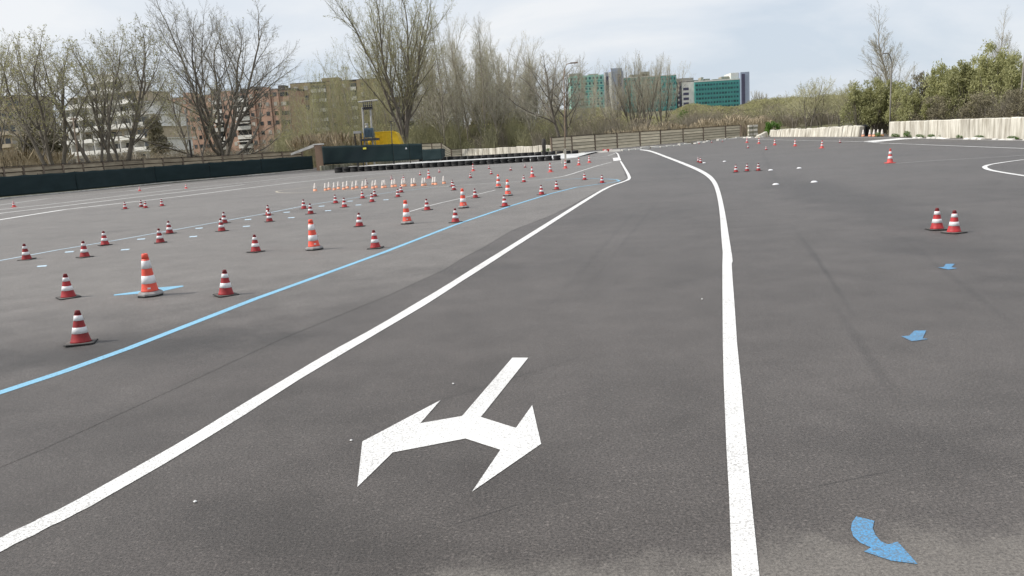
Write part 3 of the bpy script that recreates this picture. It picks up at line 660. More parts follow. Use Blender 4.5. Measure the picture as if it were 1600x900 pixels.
# left net fence, in panels
pxs = [(-80, 320.5), (0, 310.5), (122, 299.4), (245, 287), (330, 279.5), (410, 272.5), (490, 265.2)]
tops = [(-80, 284), (0, 275.5), (122, 267.8), (245, 259.6), (330, 253.5), (410, 248.2), (490, 242.8)]
nf = thing('net_fence', 'long dark green netting fence along the left side of the lot', 'fence')
bases = [P(*p) for p in pxs]
for i in range(len(pxs) - 1):
    a, b = bases[i], bases[i + 1]
    za, zb = W(*tops[i], a.y).z, W(*tops[i + 1], b.y).z
    m = wavy_panel(a, b, lambda u: lerp(a.z, b.z, u) + .12, lambda u: lerp(za, zb, u), 48, 8, .07, i)
    obj('net_panel', m.mesh('net_panel', M_net, True), nf)
    npost = max(2, int((b - a).length / 4))
    for k in range(npost):
        q = a.lerp(b, k / npost); zt = lerp(za, zb, k / npost)
        obj('fence_post', MB().tube([(0, 0, 0), (0, 0, zt - q.z + .05)], .03, 6).mesh('fence_post', M_cap), nf, loc=(q.x - .1, q.y + .12, q.z))
    d = (b - a).normalized(); nr = Vector((d.y, -d.x, 0))
    nk = int((b - a).length / 2)
    for k in range(nk):
        q0, q1 = a.lerp(b, k / nk), a.lerp(b, (k + .985) / nk); m = MB()
        o0 = nr * .38; i0 = len(m.v); hh = .09 + random.uniform(-.012, .012)
        m.v += [tuple(q0 + nr * .1), tuple(q1 + nr * .1), tuple(q1 + o0), tuple(q0 + o0)]
        m.v += [(v[0], v[1], v[2] + hh) for v in m.v[:4]]
        m.f += [(4, 5, 6, 7), (0, 1, 5, 4), (1, 2, 6, 5), (2, 3, 7, 6), (3, 0, 4, 7)]; m.m += [0] * 5
        obj('kerb_stone', m.mesh('kerb_stone', M_kerb), nf)

def slat_fence(name, label, pts, rows, tops_, post_w=.16, slat_gap=.06, cap=True, rough=.02, smat=None, seed=0):
    """precast fence: posts with horizontal slats between them, every slat its own piece"""
    rnd = random.Random(seed)
    t = thing(name, label, 'fence')
    for i in range(len(pts)):
        q, zt = pts[i], tops_[i]
        obj('fence_post', MB().box(-post_w / 2, post_w / 2, -.1, .1, -.3, zt - q.z + .02).mesh('fence_post', M_post), t, loc=q, rz=math.atan2((pts[min(i + 1, len(pts) - 1)] - pts[max(i - 1, 0)]).y, (pts[min(i + 1, len(pts) - 1)] - pts[max(i - 1, 0)]).x))
        if i == 0: continue
        a, b = pts[i - 1], pts[i]; d = b - a; L = math.hypot(d.x, d.y); ang = math.atan2(d.y, d.x)
        m = MB(); z0, z1 = tops_[i - 1] - a.z - .02, tops_[i] - a.z - .02
        m.v = [(0, .10, -.1), (L, .10, b.z - a.z - .1), (L, .13, b.z - a.z - .1), (0, .13, -.1), (0, .10, z0), (L, .10, z1), (L, .13, z1), (0, .13, z0)]
        m.f = [(0, 3, 2, 1), (4, 5, 6, 7), (0, 1, 5, 4), (1, 2, 6, 5), (2, 3, 7, 6), (3, 0, 4, 7)]; m.m = [0] * 6
        obj('gap_shade_sheet', m.mesh('gap_shade_sheet', M_post), t, loc=a, rz=ang)  # added dark sheet, its colour stands for the shade in the slat gaps
        for r_ in range(rows):
            za0 = lerp(0, tops_[i - 1] - a.z, r_ / rows); za1 = lerp(0, tops_[i - 1] - a.z, (r_ + 1) / rows) - slat_gap
            zb0 = lerp(b.z - a.z, tops_[i] - a.z, r_ / rows); zb1 = lerp(b.z - a.z, tops_[i] - a.z, (r_ + 1) / rows) - slat_gap
            x0, x1 = post_w / 2 + .004, L - post_w / 2 - .004; y0 = rnd.uniform(-rough, rough); tl = rnd.uniform(-rough, rough) * .7
            lo, hi = y0 - .028, y0 + .028
            # slat leans back at its top like lapped boards
            v = [(x0, lo - .03, za0 + tl), (x1, lo - .03, zb0 - tl), (x1, hi, zb0 - tl), (x0, hi, za0 + tl), (x0, lo + .02, za1 + tl), (x1, lo + .02, zb1 - tl), (x1, hi + .02, zb1 - tl), (x0, hi + .02, za1 + tl)]
            m = MB(); m.v = v; m.f = [(0, 3, 2, 1), (4, 5, 6, 7), (0, 1, 5, 4), (1, 2, 6, 5), (2, 3, 7, 6), (3, 0, 4, 7)]; m.m = [0] * 6
            obj('slat', m.mesh('slat', smat or M_slat), t, loc=a, rz=ang)
        if cap:
            m = MB(); z0, z1 = tops_[i - 1] - a.z + .024, tops_[i] - a.z + .024
            m.v = [(0, -.09, z0), (L, -.09, z1), (L, .09, z1), (0, .09, z0), (0, -.09, z0 + .05), (L, -.09, z1 + .05), (L, .09, z1 + .05), (0, .09, z0 + .05)]
            m.f = [(0, 3, 2, 1), (4, 5, 6, 7), (0, 1, 5, 4), (1, 2, 6, 5), (2, 3, 7, 6), (3, 0, 4, 7)]; m.m = [0] * 6
            obj('top_rail', m.mesh('top_rail', M_cap), t, loc=a, rz=ang)
    return t
# central slat fence
cf = [(862.5, 240.6), (895, 238.2), (930, 236.0), (965, 233.4), (1000, 230.6), (1033, 227.8), (1067, 224.6), (1100, 220.8), (1133, 216.9), (1157, 214.2)]
cft = [215.2, 212.8, 210.4, 208.1, 206, 203.9, 201.6, 199.3, 197.0, 195.6]
pts = [P(*p) for p in cf]
fa, fb = pts[0], pts[-1]; bay = []
for k in range(121):
    q = fa.lerp(fb, k / 120); q.z = G(q.x, q.y); bay.append((proj(q)[0], q))
pts = [min(bay, key=lambda b_: abs(b_[0] - c_[0]))[1].copy() for c_ in cf]
for i, p in enumerate(pts): pts[i] = Vector((p.x, p.y + .2, G(p.x, p.y)))
slat_fence('slat_fence', 'weathered pale horizontal slat fence across the far middle', pts, 5, [W(cf[i][0], cft[i], pts[i].y).z for i in range(len(cf))], seed=4)
# left slat fence above the net
lf = list(range(-70, 491, 31)); lp = []; lt = []
for x in lf:
    yb = interp(pxs, x); q = P(x, yb); q = Vector((q.x - 1.6, q.y + 1.6, q.z + .5))
    yt = interp([(-70, 268), (0, 262), (120, 255), (240, 248), (360, 242), (490, 234.5)], x)
    lp.append(q); lt.append(W(x, yt, q.y).z)
slat_fence('slat_fence', 'brownish slat fence showing above the dark netting on the left', lp, 5, lt, post_w=.2, seed=9, rough=.03, smat=M_slat_b, slat_gap=.10)
# kerb stones and debris under the central fence
k0 = [(870, 242.6), (930, 239), (970, 236.2), (1000, 233), (1030, 230.6), (1060, 227.6), (1090, 224), (1120, 219.8), (1160, 215.4), (1190, 215)]
kn = 0
kc = 0
for a, b in zip(k0, k0[1:]):
    pa, pb = P(*a), P(*b); n = max(1, int((pb - pa).length / 1.1)); ang = math.atan2((pb - pa).y, (pb - pa).x)
    for k in range(n):
        if random.random() < .10: continue
        q = pa.lerp(pb, (k + .5) / n); m = MB()
        L = (pb - pa).length / n * random.uniform(.42, .50); w_ = random.uniform(.12, .22); h = random.uniform(.12, .26)
        v = [(-L, -w_, 0), (L, -w_, 0), (L, w_, 0), (-L, w_, 0), (-L * .94, -w_ * .8, h * random.uniform(.7, 1)), (L * .95, -w_ * .8, h), (L * .95, w_ * .8, h), (-L * .94, w_ * .8, h)]
        m.v = v; m.f = [(4, 5, 6, 7), (0, 1, 5, 4), (1, 2, 6, 5), (2, 3, 7, 6), (3, 0, 4, 7)]; m.m = [0] * 5
        tag(obj('kerb_stone', m.mesh('kerb_stone', M_kerb), loc=(q.x, q.y - .25, q.z - .02), rz=ang), 'pale kerb stone below the slat fence, %s from the left' % ORD[kc], 'kerb stone', 'kerb stones below the slat fence'); kc += 1

kc = 0
wa, wb = P(1420, 215.4), P(1640, 219.6); wl = (wb - wa).length; wn = 22
for k in range(wn):
    if random.random() < .3: continue
    q = wa.lerp(wb, (k + .5) / wn); L = wl / wn * random.uniform(.25, .5); w_ = random.uniform(.08, .2); h = random.uniform(.06, .16); m = MB()
    m.v = [(-L, -w_, 0), (L, -w_, 0), (L, w_, 0), (-L, w_, 0), (-L * .9, -w_ * .7, h), (L * .9, -w_ * .7, h * .8), (L * .9, w_ * .7, h), (-L * .9, w_ * .7, h)]
    m.f = [(4, 5, 6, 7), (0, 1, 5, 4), (1, 2, 6, 5), (2, 3, 7, 6), (3, 0, 4, 7)]; m.m = [0] * 5
    tag(obj('kerb_stone', m.mesh('kerb_stone', M_kerb), loc=(q.x, q.y, q.z - .01), rz=math.atan2((wb - wa).y, (wb - wa).x)), 'pale rubble stone below the long concrete wall, %s from the left' % ORD[kc], 'kerb stone', 'rubble along the concrete wall'); kc += 1
def slab_wall(name, label, a_px, b_px, top_a, top_b, n, depth, material, jitter=.04, cat='wall', foot=False, seed=1, gap=.02, piece='concrete_slab'):
    rnd = random.Random(seed); A, B = P(*a_px), P(*b_px); d = B - A; L = math.hypot(d.x, d.y); ang = math.atan2(d.y, d.x)
    za, zb = W(a_px[0], top_a, A.y).z, W(b_px[0], top_b, B.y).z
    t = thing(name, label, cat, A, ang); x = 0; ws = [rnd.uniform(.75, 1.3) for _ in range(n)]; s = sum(ws); 
    for i in range(n):
        w_ = ws[i] / s * L; f0, f1 = x / L, (x + w_) / L; zb0 = lerp(0, B.z - A.z, f0); zb1 = lerp(0, B.z - A.z, f1)
        h0 = lerp(za, zb, f0) - A.z + rnd.uniform(-jitter, jitter); h1 = lerp(za, zb, f1) - A.z + rnd.uniform(-jitter, jitter)
        yo = rnd.uniform(-.025, .025); ch = .025; m = MB()
        x0, x1 = x + gap / 2, x + w_ - gap / 2; fy = depth * .35 if foot else 0
        # front profile with chamfered arrises
        prof = [(x0, yo + ch, 0), (x0 + ch, yo, 0), (x1 - ch, yo, 0), (x1, yo + ch, 0), (x1, yo + depth, 0), (x0, yo + depth, 0)]
        i0 = len(m.v)
        def zt(xx): return lerp(h0, h1, (xx - x0) / (x1 - x0))
        m.v += [(p[0], p[1] - fy, min(zb0, zb1) - .2) for p in prof] + [(p[0], p[1], zt(p[0]) - .05) for p in prof] + [(lerp(p[0], (x0 + x1) / 2, .03), lerp(p[1], yo + depth / 2, .2), zt(p[0])) for p in prof]
        for lv in (0, 6):
            for k in range(6): m.f.append((lv + k, lv + (k + 1) % 6, lv + 6 + (k + 1) % 6, lv + 6 + k)); m.m.append(0)
        m.f.append(tuple(range(12, 18))); m.m.append(0)
        obj(piece, m.mesh(piece, material), t); x += w_
    return t
slab_wall('concrete_wall', 'long limewashed concrete wall of upright slabs at the right, stained by streaks', (1389, 213.2), (1640, 217.8), 190.6, 181.5, 19, .45, M_lime, .022, seed=3, gap=.05)
slab_wall('barrier_wall', 'row of narrow white concrete blocks left of the wall gap', (1203, 213.6), (1343, 213.4), 203.4, 196.2, 20, .5, M_lime, .09, foot=True, seed=5, gap=.10)
slab_wall('barrier_wall', 'two tilted low white blocks at the end of the block row beside the green bush', (1186, 215.4), (1199, 214), 211.5, 206, 2, .5, M_lime, .05, foot=True, seed=8)
slab_wall('panel_wall', 'wall of square beige concrete panels behind the tyres', (722, 245.0), (862, 238), 233.6, 226.6, 13, .25, M_lime, .06, seed=11, gap=.10)
slab_wall('panel_wall', 'mossy concrete footing wall under the dark net enclosure', (503, 266.5), (640, 252), 259.2, 247.6, 9, .3, M_moss, .03, seed=12)
# ruined stone pillar between fence and blocks
q = P(1176, 214.5); t = thing('stone_pillar', 'broken stone pillar with bare yellow plaster between fence and block row', 'pillar', q)
for i in range(6):
    for s in (-1, 1):
        w_ = .55; h = .29; obj('stone_block', MB().box(s * .31 - .29 + random.uniform(-.04, .04), s * .31 + .29 + random.uniform(-.04, .04), -.35 + random.uniform(-.06, .06), .35, i * h, (i + 1) * h - .02).mesh('stone_block', M_lime if i % 2 else M_moss), t)
q = P(1161, 214.5); t = thing('gate_post', 'dark rotten post bundle at the right end of the slat fence', 'post', q)
for k in range(4): obj('stake', MB().tube([(k * .28 - .4, random.uniform(-.1, .1), 0), (k * .28 - .4 + random.uniform(-.1, .1), 0, 1.7 + random.uniform(-.3, .1))], [.1, .07], 6).mesh('stake', M_post), t)
# black tarpaulin heap next to the white blocks
q = P(1347, 212.6); mb = MB(); n = 18
rnd = random.Random(2)
pr = []
for j in range(8):
    f = j / 7; pr.append((.62 * (1 - .12 * f) if j < 6 else .62 * (.75 - .3 * (j - 6)), 1.08 * min(1, f * 1.15)))
mb.lathe(pr, n)
mb.v = [(x * (1.2 + .12 * math.sin(5 * math.atan2(y, x) + z * 3)), y * (.8 + .1 * math.sin(4 * math.atan2(y, x))), z * (1 + .06 * math.sin(3 * math.atan2(y, x)))) for x, y, z in mb.v]
M_tarp = mat('black_plastic', (0.012, 0.012, 0.014), rough=0.35, spec=.5, var=.3, scale=4, bump=.3)
tag(obj('tarpaulin_heap', mb.mesh('tarpaulin_heap', M_tarp), loc=q), 'black plastic covered heap at the end of the white blocks', 'tarpaulin')

# brick pillar with sloping coping, dark net enclosure behind the tyres
A = P(494, 266.8); Y0 = A.y
def WX(px, Y): return W(px, 250, Y).x
p1 = W(505, 262, Y0); t = thing('brick_pillar', 'reddish brick pillar with sloping concrete coping at the end of the net fence', 'pillar', (WX(493.5, Y0), Y0, A.z))
wd = WX(505.5, Y0) - WX(493.5, Y0); ht = W(499, 224.3, Y0).z - A.z
obj('pillar_shaft', MB().box(0, wd, 0, .8, -.2, ht - .16).mesh('pillar_shaft', M_brick), t)
obj('coping', MB().box(-.08, wd + .1, -.1, .9, ht - .158, ht).mesh('coping', M_kerb), t)
s = MB(); x0 = WX(455, Y0) - WX(493.5, Y0); z0 = W(455, 239.5, Y0).z - A.z
s.v = [(x0, .1, z0 - .25), (-.082, .1, ht - .40), (-.082, .6, ht - .40), (x0, .6, z0 - .25), (x0, .1, z0), (-.082, .1, ht - .01), (-.082, .6, ht - .01), (x0, .6, z0)]
s.f = [(0, 3, 2, 1), (4, 5, 6, 7), (0, 1, 5, 4), (1, 2, 6, 5), (2, 3, 7, 6), (3, 0, 4, 7)]; s.m = [0] * 6
obj('sloping_coping', s.mesh('sloping_coping', M_kerb), t)
en = thing('net_enclosure', 'tall dark green net enclosure with gate behind the tyre rows', 'fence')
def enc(pxa, pxb, ya, yb, yta, ytb, Ya, Yb, material, seed, nm='net_panel'):
    a = W(pxa, ya, Ya); b = W(pxb, yb, Yb); za, zb = W(pxa, yta, Ya).z, W(pxb, ytb, Yb).z
    z0a, z0b = a.z, b.z
    a = Vector((a.x, a.y, 0)); b = Vector((b.x, b.y, 0))
    m = wavy_panel(a, b, lambda u: lerp(z0a, z0b, u), lambda u: lerp(za, zb, u), 40, 8, .05, seed)
    return obj(nm, m.mesh(nm, material, True), en)
Ye = Y0 - .25
enc(505.5, 615.5, 257.5, 251.5, 228.2, 224.6, Ye, Ye, M_net_g, 21)
enc(616, 641, 251.5, 249.8, 224.8, 223.9, Ye, Ye - .1, M_net, 22, 'gate_leaf')
enc(641.6, 660.5, 250.0, 248.6, 224.2, 223.4, Ye - .1, Ye, M_net, 23, 'gate_leaf')
enc(661, 690, 251.5, 249.0, 233.5, 231.6, Ye - .3, Ye - 1, M_net, 24)
enc(690, 696, 249.0, 243.5, 231.6, 231.8, Ye - 1, Ye + 4, M_net, 25)
for px, yt in ((505.8, 228), (560, 226.2), (615.7, 224.3), (641.3, 223.4), (660.7, 223)):
    a = W(px, 252, Ye + .1); obj('fence_post', MB().tube([(a.x, a.y, G(a.x, a.y)), (a.x, a.y, W(px, yt, Ye + .1).z)], .06, 6).mesh('fence_post', M_cap), en)
M_yel = mat('yellow_paint', (0.72, 0.46, 0.02), rough=0.55, var=.2, scale=2.5, bump=.1)
M_tagy = mat('yellow_sign', (0.80, 0.72, 0.10), rough=0.5, var=.15, scale=8)
a = W(567.5, 232.6, Ye - .1); b = W(572.5, 231.5, Ye - .1)
obj('yellow_sign', MB().box(a.x, b.x, a.y - .14, a.y - .10, a.z - .07, a.z + .16).mesh('yellow_sign', M_tagy), en)
a = W(634.5, 231.5, Ye - .2); obj('warning_sign', MB().quad((a.x - .1, a.y - .1, a.z - .12), (a.x + .14, a.y - .1, a.z - .12), (a.x + .02, a.y - .1, a.z + .16)).mesh('warning_sign', M_band), en)
# slat fence piece right of the enclosure
pts = [W(x, y, 131) for x, y in ((660, 247), (676, 246), (691, 245.2), (706, 247.2), (722, 246.6))]
slat_fence('slat_fence', 'short grey slat fence between the net enclosure and the beige panels', pts, 5, [W(660, 224.5, 131).z, W(676, 223.8, 131).z, W(691, 223.2, 131).z, W(706, 233.5, 131).z, W(722, 232.8, 131).z], seed=14)

# yellow machine body behind the enclosure
Yy = Y0 + 6
def yb(pxa, pxb, ya, yb_, dep, y_off=0):
    a, b = W(pxa, ya, Yy + y_off), W(pxb, yb_, Yy + y_off); return (a.x, b.x, Yy + y_off, Yy + y_off + dep, b.z, a.z)
base = W(590, 240, Yy); t = thing('yellow_tank', 'large yellow steel tank with rounded end standing behind the dark net', 'tank', (base.x, Yy, G(base.x, Yy)))
bx = base.x; bz = G(base.x, Yy)
def loc_box(t_, args, nm, mm):
    x0, x1, y0, y1, z0, z1 = args; obj(nm, MB().box(x0 - bx, x1 - bx, y0 - Yy, y1 - Yy, z0 - bz, z1 - bz).mesh(nm, mm), t_)
x0, x1, y0_, y1_, z0, z1 = yb(586, 622, 207.5, 226, 3.2)
m = MB(); prof = [(x0, z0 - 2), (x0, z1)] + [(x1 - .45, z1), (x1 - .1, z1 - .2), (x1 + .1, z1 - .7), (x1 + .35, z1 - 1.5)] + [(x1 + .4, z0 - 2)]
i0 = len(prof); m.v = [(p[0] - bx, 0, p[1] - bz) for p in prof] + [(p[0] - bx, 3.2, p[1] - bz) for p in prof]
for k in range(i0): m.f.append((k, k + i0, (k + 1) % i0 + i0, (k + 1) % i0)[::-1]); m.m.append(0)
m.f.append(tuple(range(i0))[::-1]); m.f.append(tuple(range(i0, 2 * i0))); m.m += [0, 0]
obj('tank_body', m.mesh('tank_body', M_yel), t)
loc_box(t, (x0 - .06, x1 - .5, Yy - .06, Yy + 3.3, z1 + .003, z1 + .12), 'top_rim', M_yel)
for k in range(1, 4):
    xx = lerp(x0, x1 - 1.0, k / 4); loc_box(t, (xx - .05, xx + .05, Yy - .07, Yy - .003, z0 - 1.5, z1 - .1), 'stiffener', M_yel)
for i, (pa, pb, ya, yb__) in enumerate(((562, 571, 217.5, 228), (573, 584, 217.5, 228), (565, 570.5, 208.5, 216.8))):
    args = yb(pa, pb, ya, yb__, 1.6, -1.5); tt = thing('yellow_drum', ['yellow drum left of two behind the net', 'yellow drum right of two, under the transformer', 'small yellow box above the left yellow drum'][i], 'drum', ((args[0] + args[1]) / 2, args[2] + .8, args[4]))
    r_ = (args[1] - args[0]) / 2; h = args[5] - args[4]; lo = -1.4 if i < 2 else 0
    obj('drum_shell', MB().lathe([(r_, lo), (r_, h * .45), (r_ * 1.04, h * .5), (r_, h * .55), (r_, h * .88), (r_ * .9, h)], 14).mesh('drum_shell', M_yel, True), tt)
    obj('drum_lid', MB().lathe([(r_ * .88, h + .002), (r_ * .88, h + .05), (r_ * .3, h + .08)], 14).mesh('drum_lid', M_yel, True), tt)
# pole-mounted transformer
M_pole = mat('pale_steel', (0.42, 0.41, 0.39), rough=0.6, var=.25, scale=3)
M_dk = mat('dark_steel', (0.06, 0.06, 0.065), rough=0.6, var=.3, scale=4)
M_trf = mat('transformer_blue', (0.10, 0.15, 0.19), rough=0.5, var=.25, scale=3)
Yt = Y0 + 4; o = W(576, 232, Yt); gz = G(o.x, Yt)
t = thing('power_pole', 'two-legged power pole with crossarm, insulators and blue grey transformer above yellow drums', 'power pole', (o.x, Yt, gz))
def L_(px, py, dy=0): q = W(px, py, Yt); return (q.x - o.x, dy, q.z - gz)
for (a, b) in (((569.8, 226), (566.2, 167.5)), ((582.5, 226), (578.5, 168))):
    obj('pole_leg', MB().tube([(L_(*a)[0], 0, 0), L_(*a), L_(*b)], .13, 8).mesh('pole_leg', M_pole), t)
c0, c1 = L_(560, 159.5), L_(590, 156.2); obj('crossarm', MB().tube([c0, c1], .12, 6).mesh('crossarm', M_pole), t)
c0, c1 = L_(566, 169.5), L_(582, 168); obj('crossarm', MB().tube([c0, c1], .16, 6).mesh('crossarm', M_dk), t)
for k in range(5):
    a = L_(567.5 + 3.2 * k, 158.8 - .35 * k); b = L_(567.5 + 3.2 * k, 172.5 - .3 * k)
    obj('insulator', MB().lathe([(.05, b[2]), (.13, b[2] + .1), (.05, b[2] + .2), (.13, b[2] + .35), (.05, b[2] + .45), (.13, b[2] + .6), (.04, b[2] + .75), (.04, a[2])], 8, c=(a[0], -.15)).mesh('insulator', M_dk), t)
a, b = L_(571.5, 215), L_(584, 200)
tr = obj('transformer', MB().box(a[0], b[0], -.9, -.2, a[2], b[2]).mesh('transformer', M_trf), t)
for k in range(6):
    xx = lerp(a[0] + .1, b[0] - .1, k / 5); obj('cooling_fin', MB().box(xx - .03, xx + .03, -1.05, -.902, a[2] + .15, b[2] - .15).mesh('cooling_fin', M_trf), tr)
obj('bushing', MB().lathe([(.22, b[2] + .003), (.22, b[2] + .25), (.16, b[2] + .3), (.16, b[2] + .45), (.24, b[2] + .5), (.2, b[2] + .62)], 10, c=(a[0] + .35, -.5)).mesh('bushing', M_pole, True), tr)
obj('platform', MB().box(a[0] - .5, b[0] + .6, -1.1, .3, a[2] - .45, a[2] - .15).mesh('platform', M_dk), t)
a, b = L_(553.5, 215), L_(564.5, 204.5)
cb = obj('switch_cabin', MB().box(a[0], b[0], -.4, .4, b[2] - .32, b[2]).mesh('switch_cabin', M_pole), t)
for s in (a[0] + .1, b[0] - .1): obj('cabin_leg', MB().box(s - .05, s + .05, -.3, .3, 0, b[2] - .323).mesh('cabin_leg', M_dk), cb)

# ------------------------------------------------------------------ lamp posts and poles
M_galv = mat('galvanised', (0.30, 0.28, 0.25), rough=0.55, var=.25, scale=3)
M_rust = mat('rusty_pole', (0.30, 0.22, 0.16), rough=0.8, var=.35, scale=4)
def lamp_post(name, label, base, pts, r0, r1, head=None, mm=M_galv, cat='street lamp', lower=None):
    t = thing(name, label, cat, base)
    obj('pole', MB().tube(pts, [lerp(r0, r1, i / (len(pts) - 1)) for i in range(len(pts))], 8).mesh('pole', mm, True), t)
    if head:
        (hx, hy, hz), dirx, ln = head
        obj('lamp_head', MB().box(min(hx, hx + dirx * ln), max(hx, hx + dirx * ln), hy - .12, hy + .12, hz - .045, hz + .045).mesh('lamp_head', mm), t)
    if lower: obj('lower_sleeve', MB().tube([(0, 0, 0), (lower[1], 0, lower[0])], r0 * 1.35, 8).mesh('lower_sleeve', M_cap), t)
    return t
b = P(883, 254); b = Vector((b.x, b.y, b.z))
Yl = b.y
def off(px, py, Y, b_): q = W(px, py, Y); return (q.x - b_.x, 0, q.z - b_.z)
p = [(0, 0, 0), off(882.6, 190, Yl, b), off(881.3, 140, Yl, b), off(881, 122, Yl, b), off(882.2, 108, Yl, b), off(885.5, 100.5, Yl, b), off(891, 98.6, Yl, b)]
lamp_post('street_lamp', 'tall bent street lamp standing at the right end of the tyre rows', b, p, .048, .034, (p[-1], 1, .6), M_rust)
tt = thing('bin', 'dark narrow litter bin fixed low beside the bent street lamp', 'litter bin', (b.x - .35, b.y + 26, G(b.x, b.y + 26)))
obj('bin_body', MB().lathe([(.20, .5), (.24, 1.5), (.22, 1.9), (.08, 2.0)], 10).mesh('bin_body', M_cap, True), tt); obj('bin_stand', MB().box(-.06, .06, -.06, .06, 0, .5).mesh('bin_stand', M_cap), tt)
q0 = P(883.5, 255.2)
tt = thing('base_block', 'white and black weighted block at the foot of the bent street lamp', 'block', (q0.x, q0.y - .25, q0.z))
obj('block', MB().box(-.33, -.08, -.14, .12, 0, .30).mesh('block', M_kerb), tt); obj('block', MB().box(.10, .37, -.14, .12, 0, .24).mesh('block', M_rub), tt); obj('signboard', MB().box(-.06, .08, -.06, .0, .02, 1.15).mesh('signboard', M_lime), tt)
Yp = 78; b = W(1390.5, 193, Yp); b = Vector((b.x, Yp, T(b.x, Yp)))
p = [(0, 0, 0), off(1391.6, 150, Yp, b), off(1393.2, 96, Yp, b), off(1389.5, 84.5, Yp, b), off(1387, 83.3, Yp, b)]
lamp_post('street_lamp', 'slim street lamp with short arm behind the pale wall, in front of the bare poplar', b, p, .075, .055, (p[-1], -1, .55))
Yp = 60; b = W(1590, 186, Yp); b = Vector((b.x, Yp, T(b.x, Yp)))
p = [(0, 0, 0), off(1592.5, 178, Yp, b), off(1601, 90, Yp, b), off(1606, 40, Yp, b)]
t = lamp_post('utility_pole', 'grey pole with a white box at the right edge behind the wall', b, p, .085, .06, None, M_galv, 'pole')
a = off(1591.5, 180, Yp, b); obj('junction_box', MB().box(a[0] - .16, a[0] + .16, -.25, -.087, a[2] + .08, a[2] + .38).mesh('junction_box', M_band), t)
Yp = 104; b = W(300, 252, Yp); b = Vector((b.x, Yp, T(b.x, Yp)))
p = [(0, 0, 0), off(296.5, 225, Yp, b), off(290, 178, Yp, b), off(289.5, 170, Yp, b), off(293, 165.5, Yp, b)]
lamp_post('street_lamp', 'pale street lamp with dark lower pole behind the net fence before the brick flats', b, p, .10, .07, (p[-1], 1, .3), M_galv, lower=(off(296.5, 219, Yp, b)[2], off(296, 219, Yp, b)[0]))
Yp = 84; b = W(123.5, 262, Yp); b = Vector((b.x, Yp, T(b.x, Yp)))
p = [(0, 0, 0), off(119.5, 225, Yp, b), off(114, 184, Yp, b)]
t = lamp_post('utility_pole', 'dark wooden pole with short crosspiece in front of the white flats', b, p, .10, .075, None, M_post, 'pole')
a = off(114.2, 186, Yp, b); obj('crosspiece', MB().box(a[0] - .35, a[0] + .55, -.06, .06, a[2] - .08, a[2] + .08).mesh('crosspiece', M_post), t)
Yp = Y0 + 1.5; b = W(613, 235, Yp); b = Vector((b.x, Yp, G(b.x, Yp)))
p = [(0, 0, 0), off(612.5, 222, Yp, b), off(610.8, 190.5, Yp, b)]
lamp_post('garden_lamp', 'short dark lamp post with flat pale head behind the net enclosure', b, p, .07, .05, ((p[-1][0] - .22, 0, p[-1][2] + .05), 1, .45), M_dk)
# overhead cables on the left, carried by two poles
Yc = 140
for ii, (ya, yb_) in enumerate(((94, 99), (104, 108))):
    pp = []
    for k in range(13):
        x = lerp(-120, 420, k / 12); pp.append(W(x, lerp(ya, yb_ - 12, k / 12) + 10 * math.sin(math.pi * k / 12), Yc))
    tag(obj('overhead_cable', MB().tube(pp, .018, 3).mesh('overhead_cable', M_dk)), ['upper of two thin overhead cables behind the bare trees on the left', 'lower of two thin overhead cables behind the bare trees on the left'][ii], 'cable')

# ------------------------------------------------------------------ buildings
M_glass = mat('window_glass', (0.045, 0.05, 0.055), rough=0.12, spec=0.6, var=.3, scale=2, objvar=.5)
M_blind = mat('window_blind', (0.46, 0.43, 0.38), rough=0.7, var=.2, scale=2, objvar=.25)
M_wwhite = mat('white_render', (0.78, 0.76, 0.71), rough=0.85, var=.18, scale=1.2, stretch=(1, 1, .4))
M_beige = mat('beige_render', (0.50, 0.42, 0.31), rough=0.9, var=.2, scale=1.0, stretch=(1, 1, .4))
M_brick_r = mat('salmon_brick', (0.49, 0.325, 0.245), rough=0.9, base2=(0.41, 0.26, 0.195), scale=1.2, stretch=(1, 1, .5), objvar=.08)
M_brick_y = mat('ochre_brick', (0.42, 0.34, 0.22), rough=0.9, base2=(0.34, 0.265, 0.17), scale=1.0, stretch=(1, 1, .5))
M_grey_r = mat('grey_render', (0.32, 0.31, 0.29), rough=0.9, var=.2, scale=1.0)
M_roof = mat('dark_roofing', (0.10, 0.09, 0.085), rough=0.9, var=.3, scale=1)
M_green = mat('green_cladding', (0.10, 0.36, 0.33), rough=0.6, spec=.3, base2=(0.075, 0.29, 0.27), scale=.4, stretch=(1, 1, 3))
M_green_l = mat('pale_green_cladding', (0.34, 0.56, 0.47), rough=0.6, base2=(0.25, 0.48, 0.40), scale=.5)
M_gwin = mat('green_window', (0.022, 0.085, 0.095), rough=0.2, spec=.5, objvar=.5)
M_bluep = mat('blue_panel', (0.36, 0.41, 0.52), rough=0.5, var=.12, scale=.6)
M_navy = mat('navy_panel', (0.09, 0.085, 0.14), rough=0.4, var=.2, scale=.6)
MESH = {}
def bmesh_box(dx_, dy_, dz_, material):
    k = (round(dx_, 2), round(dy_, 2), round(dz_, 2), material.name)
    if k not in MESH: MESH[k] = MB().box(-dx_ / 2, dx_ / 2, 0, dy_, 0, dz_).mesh('block', material)
    return MESH[k]
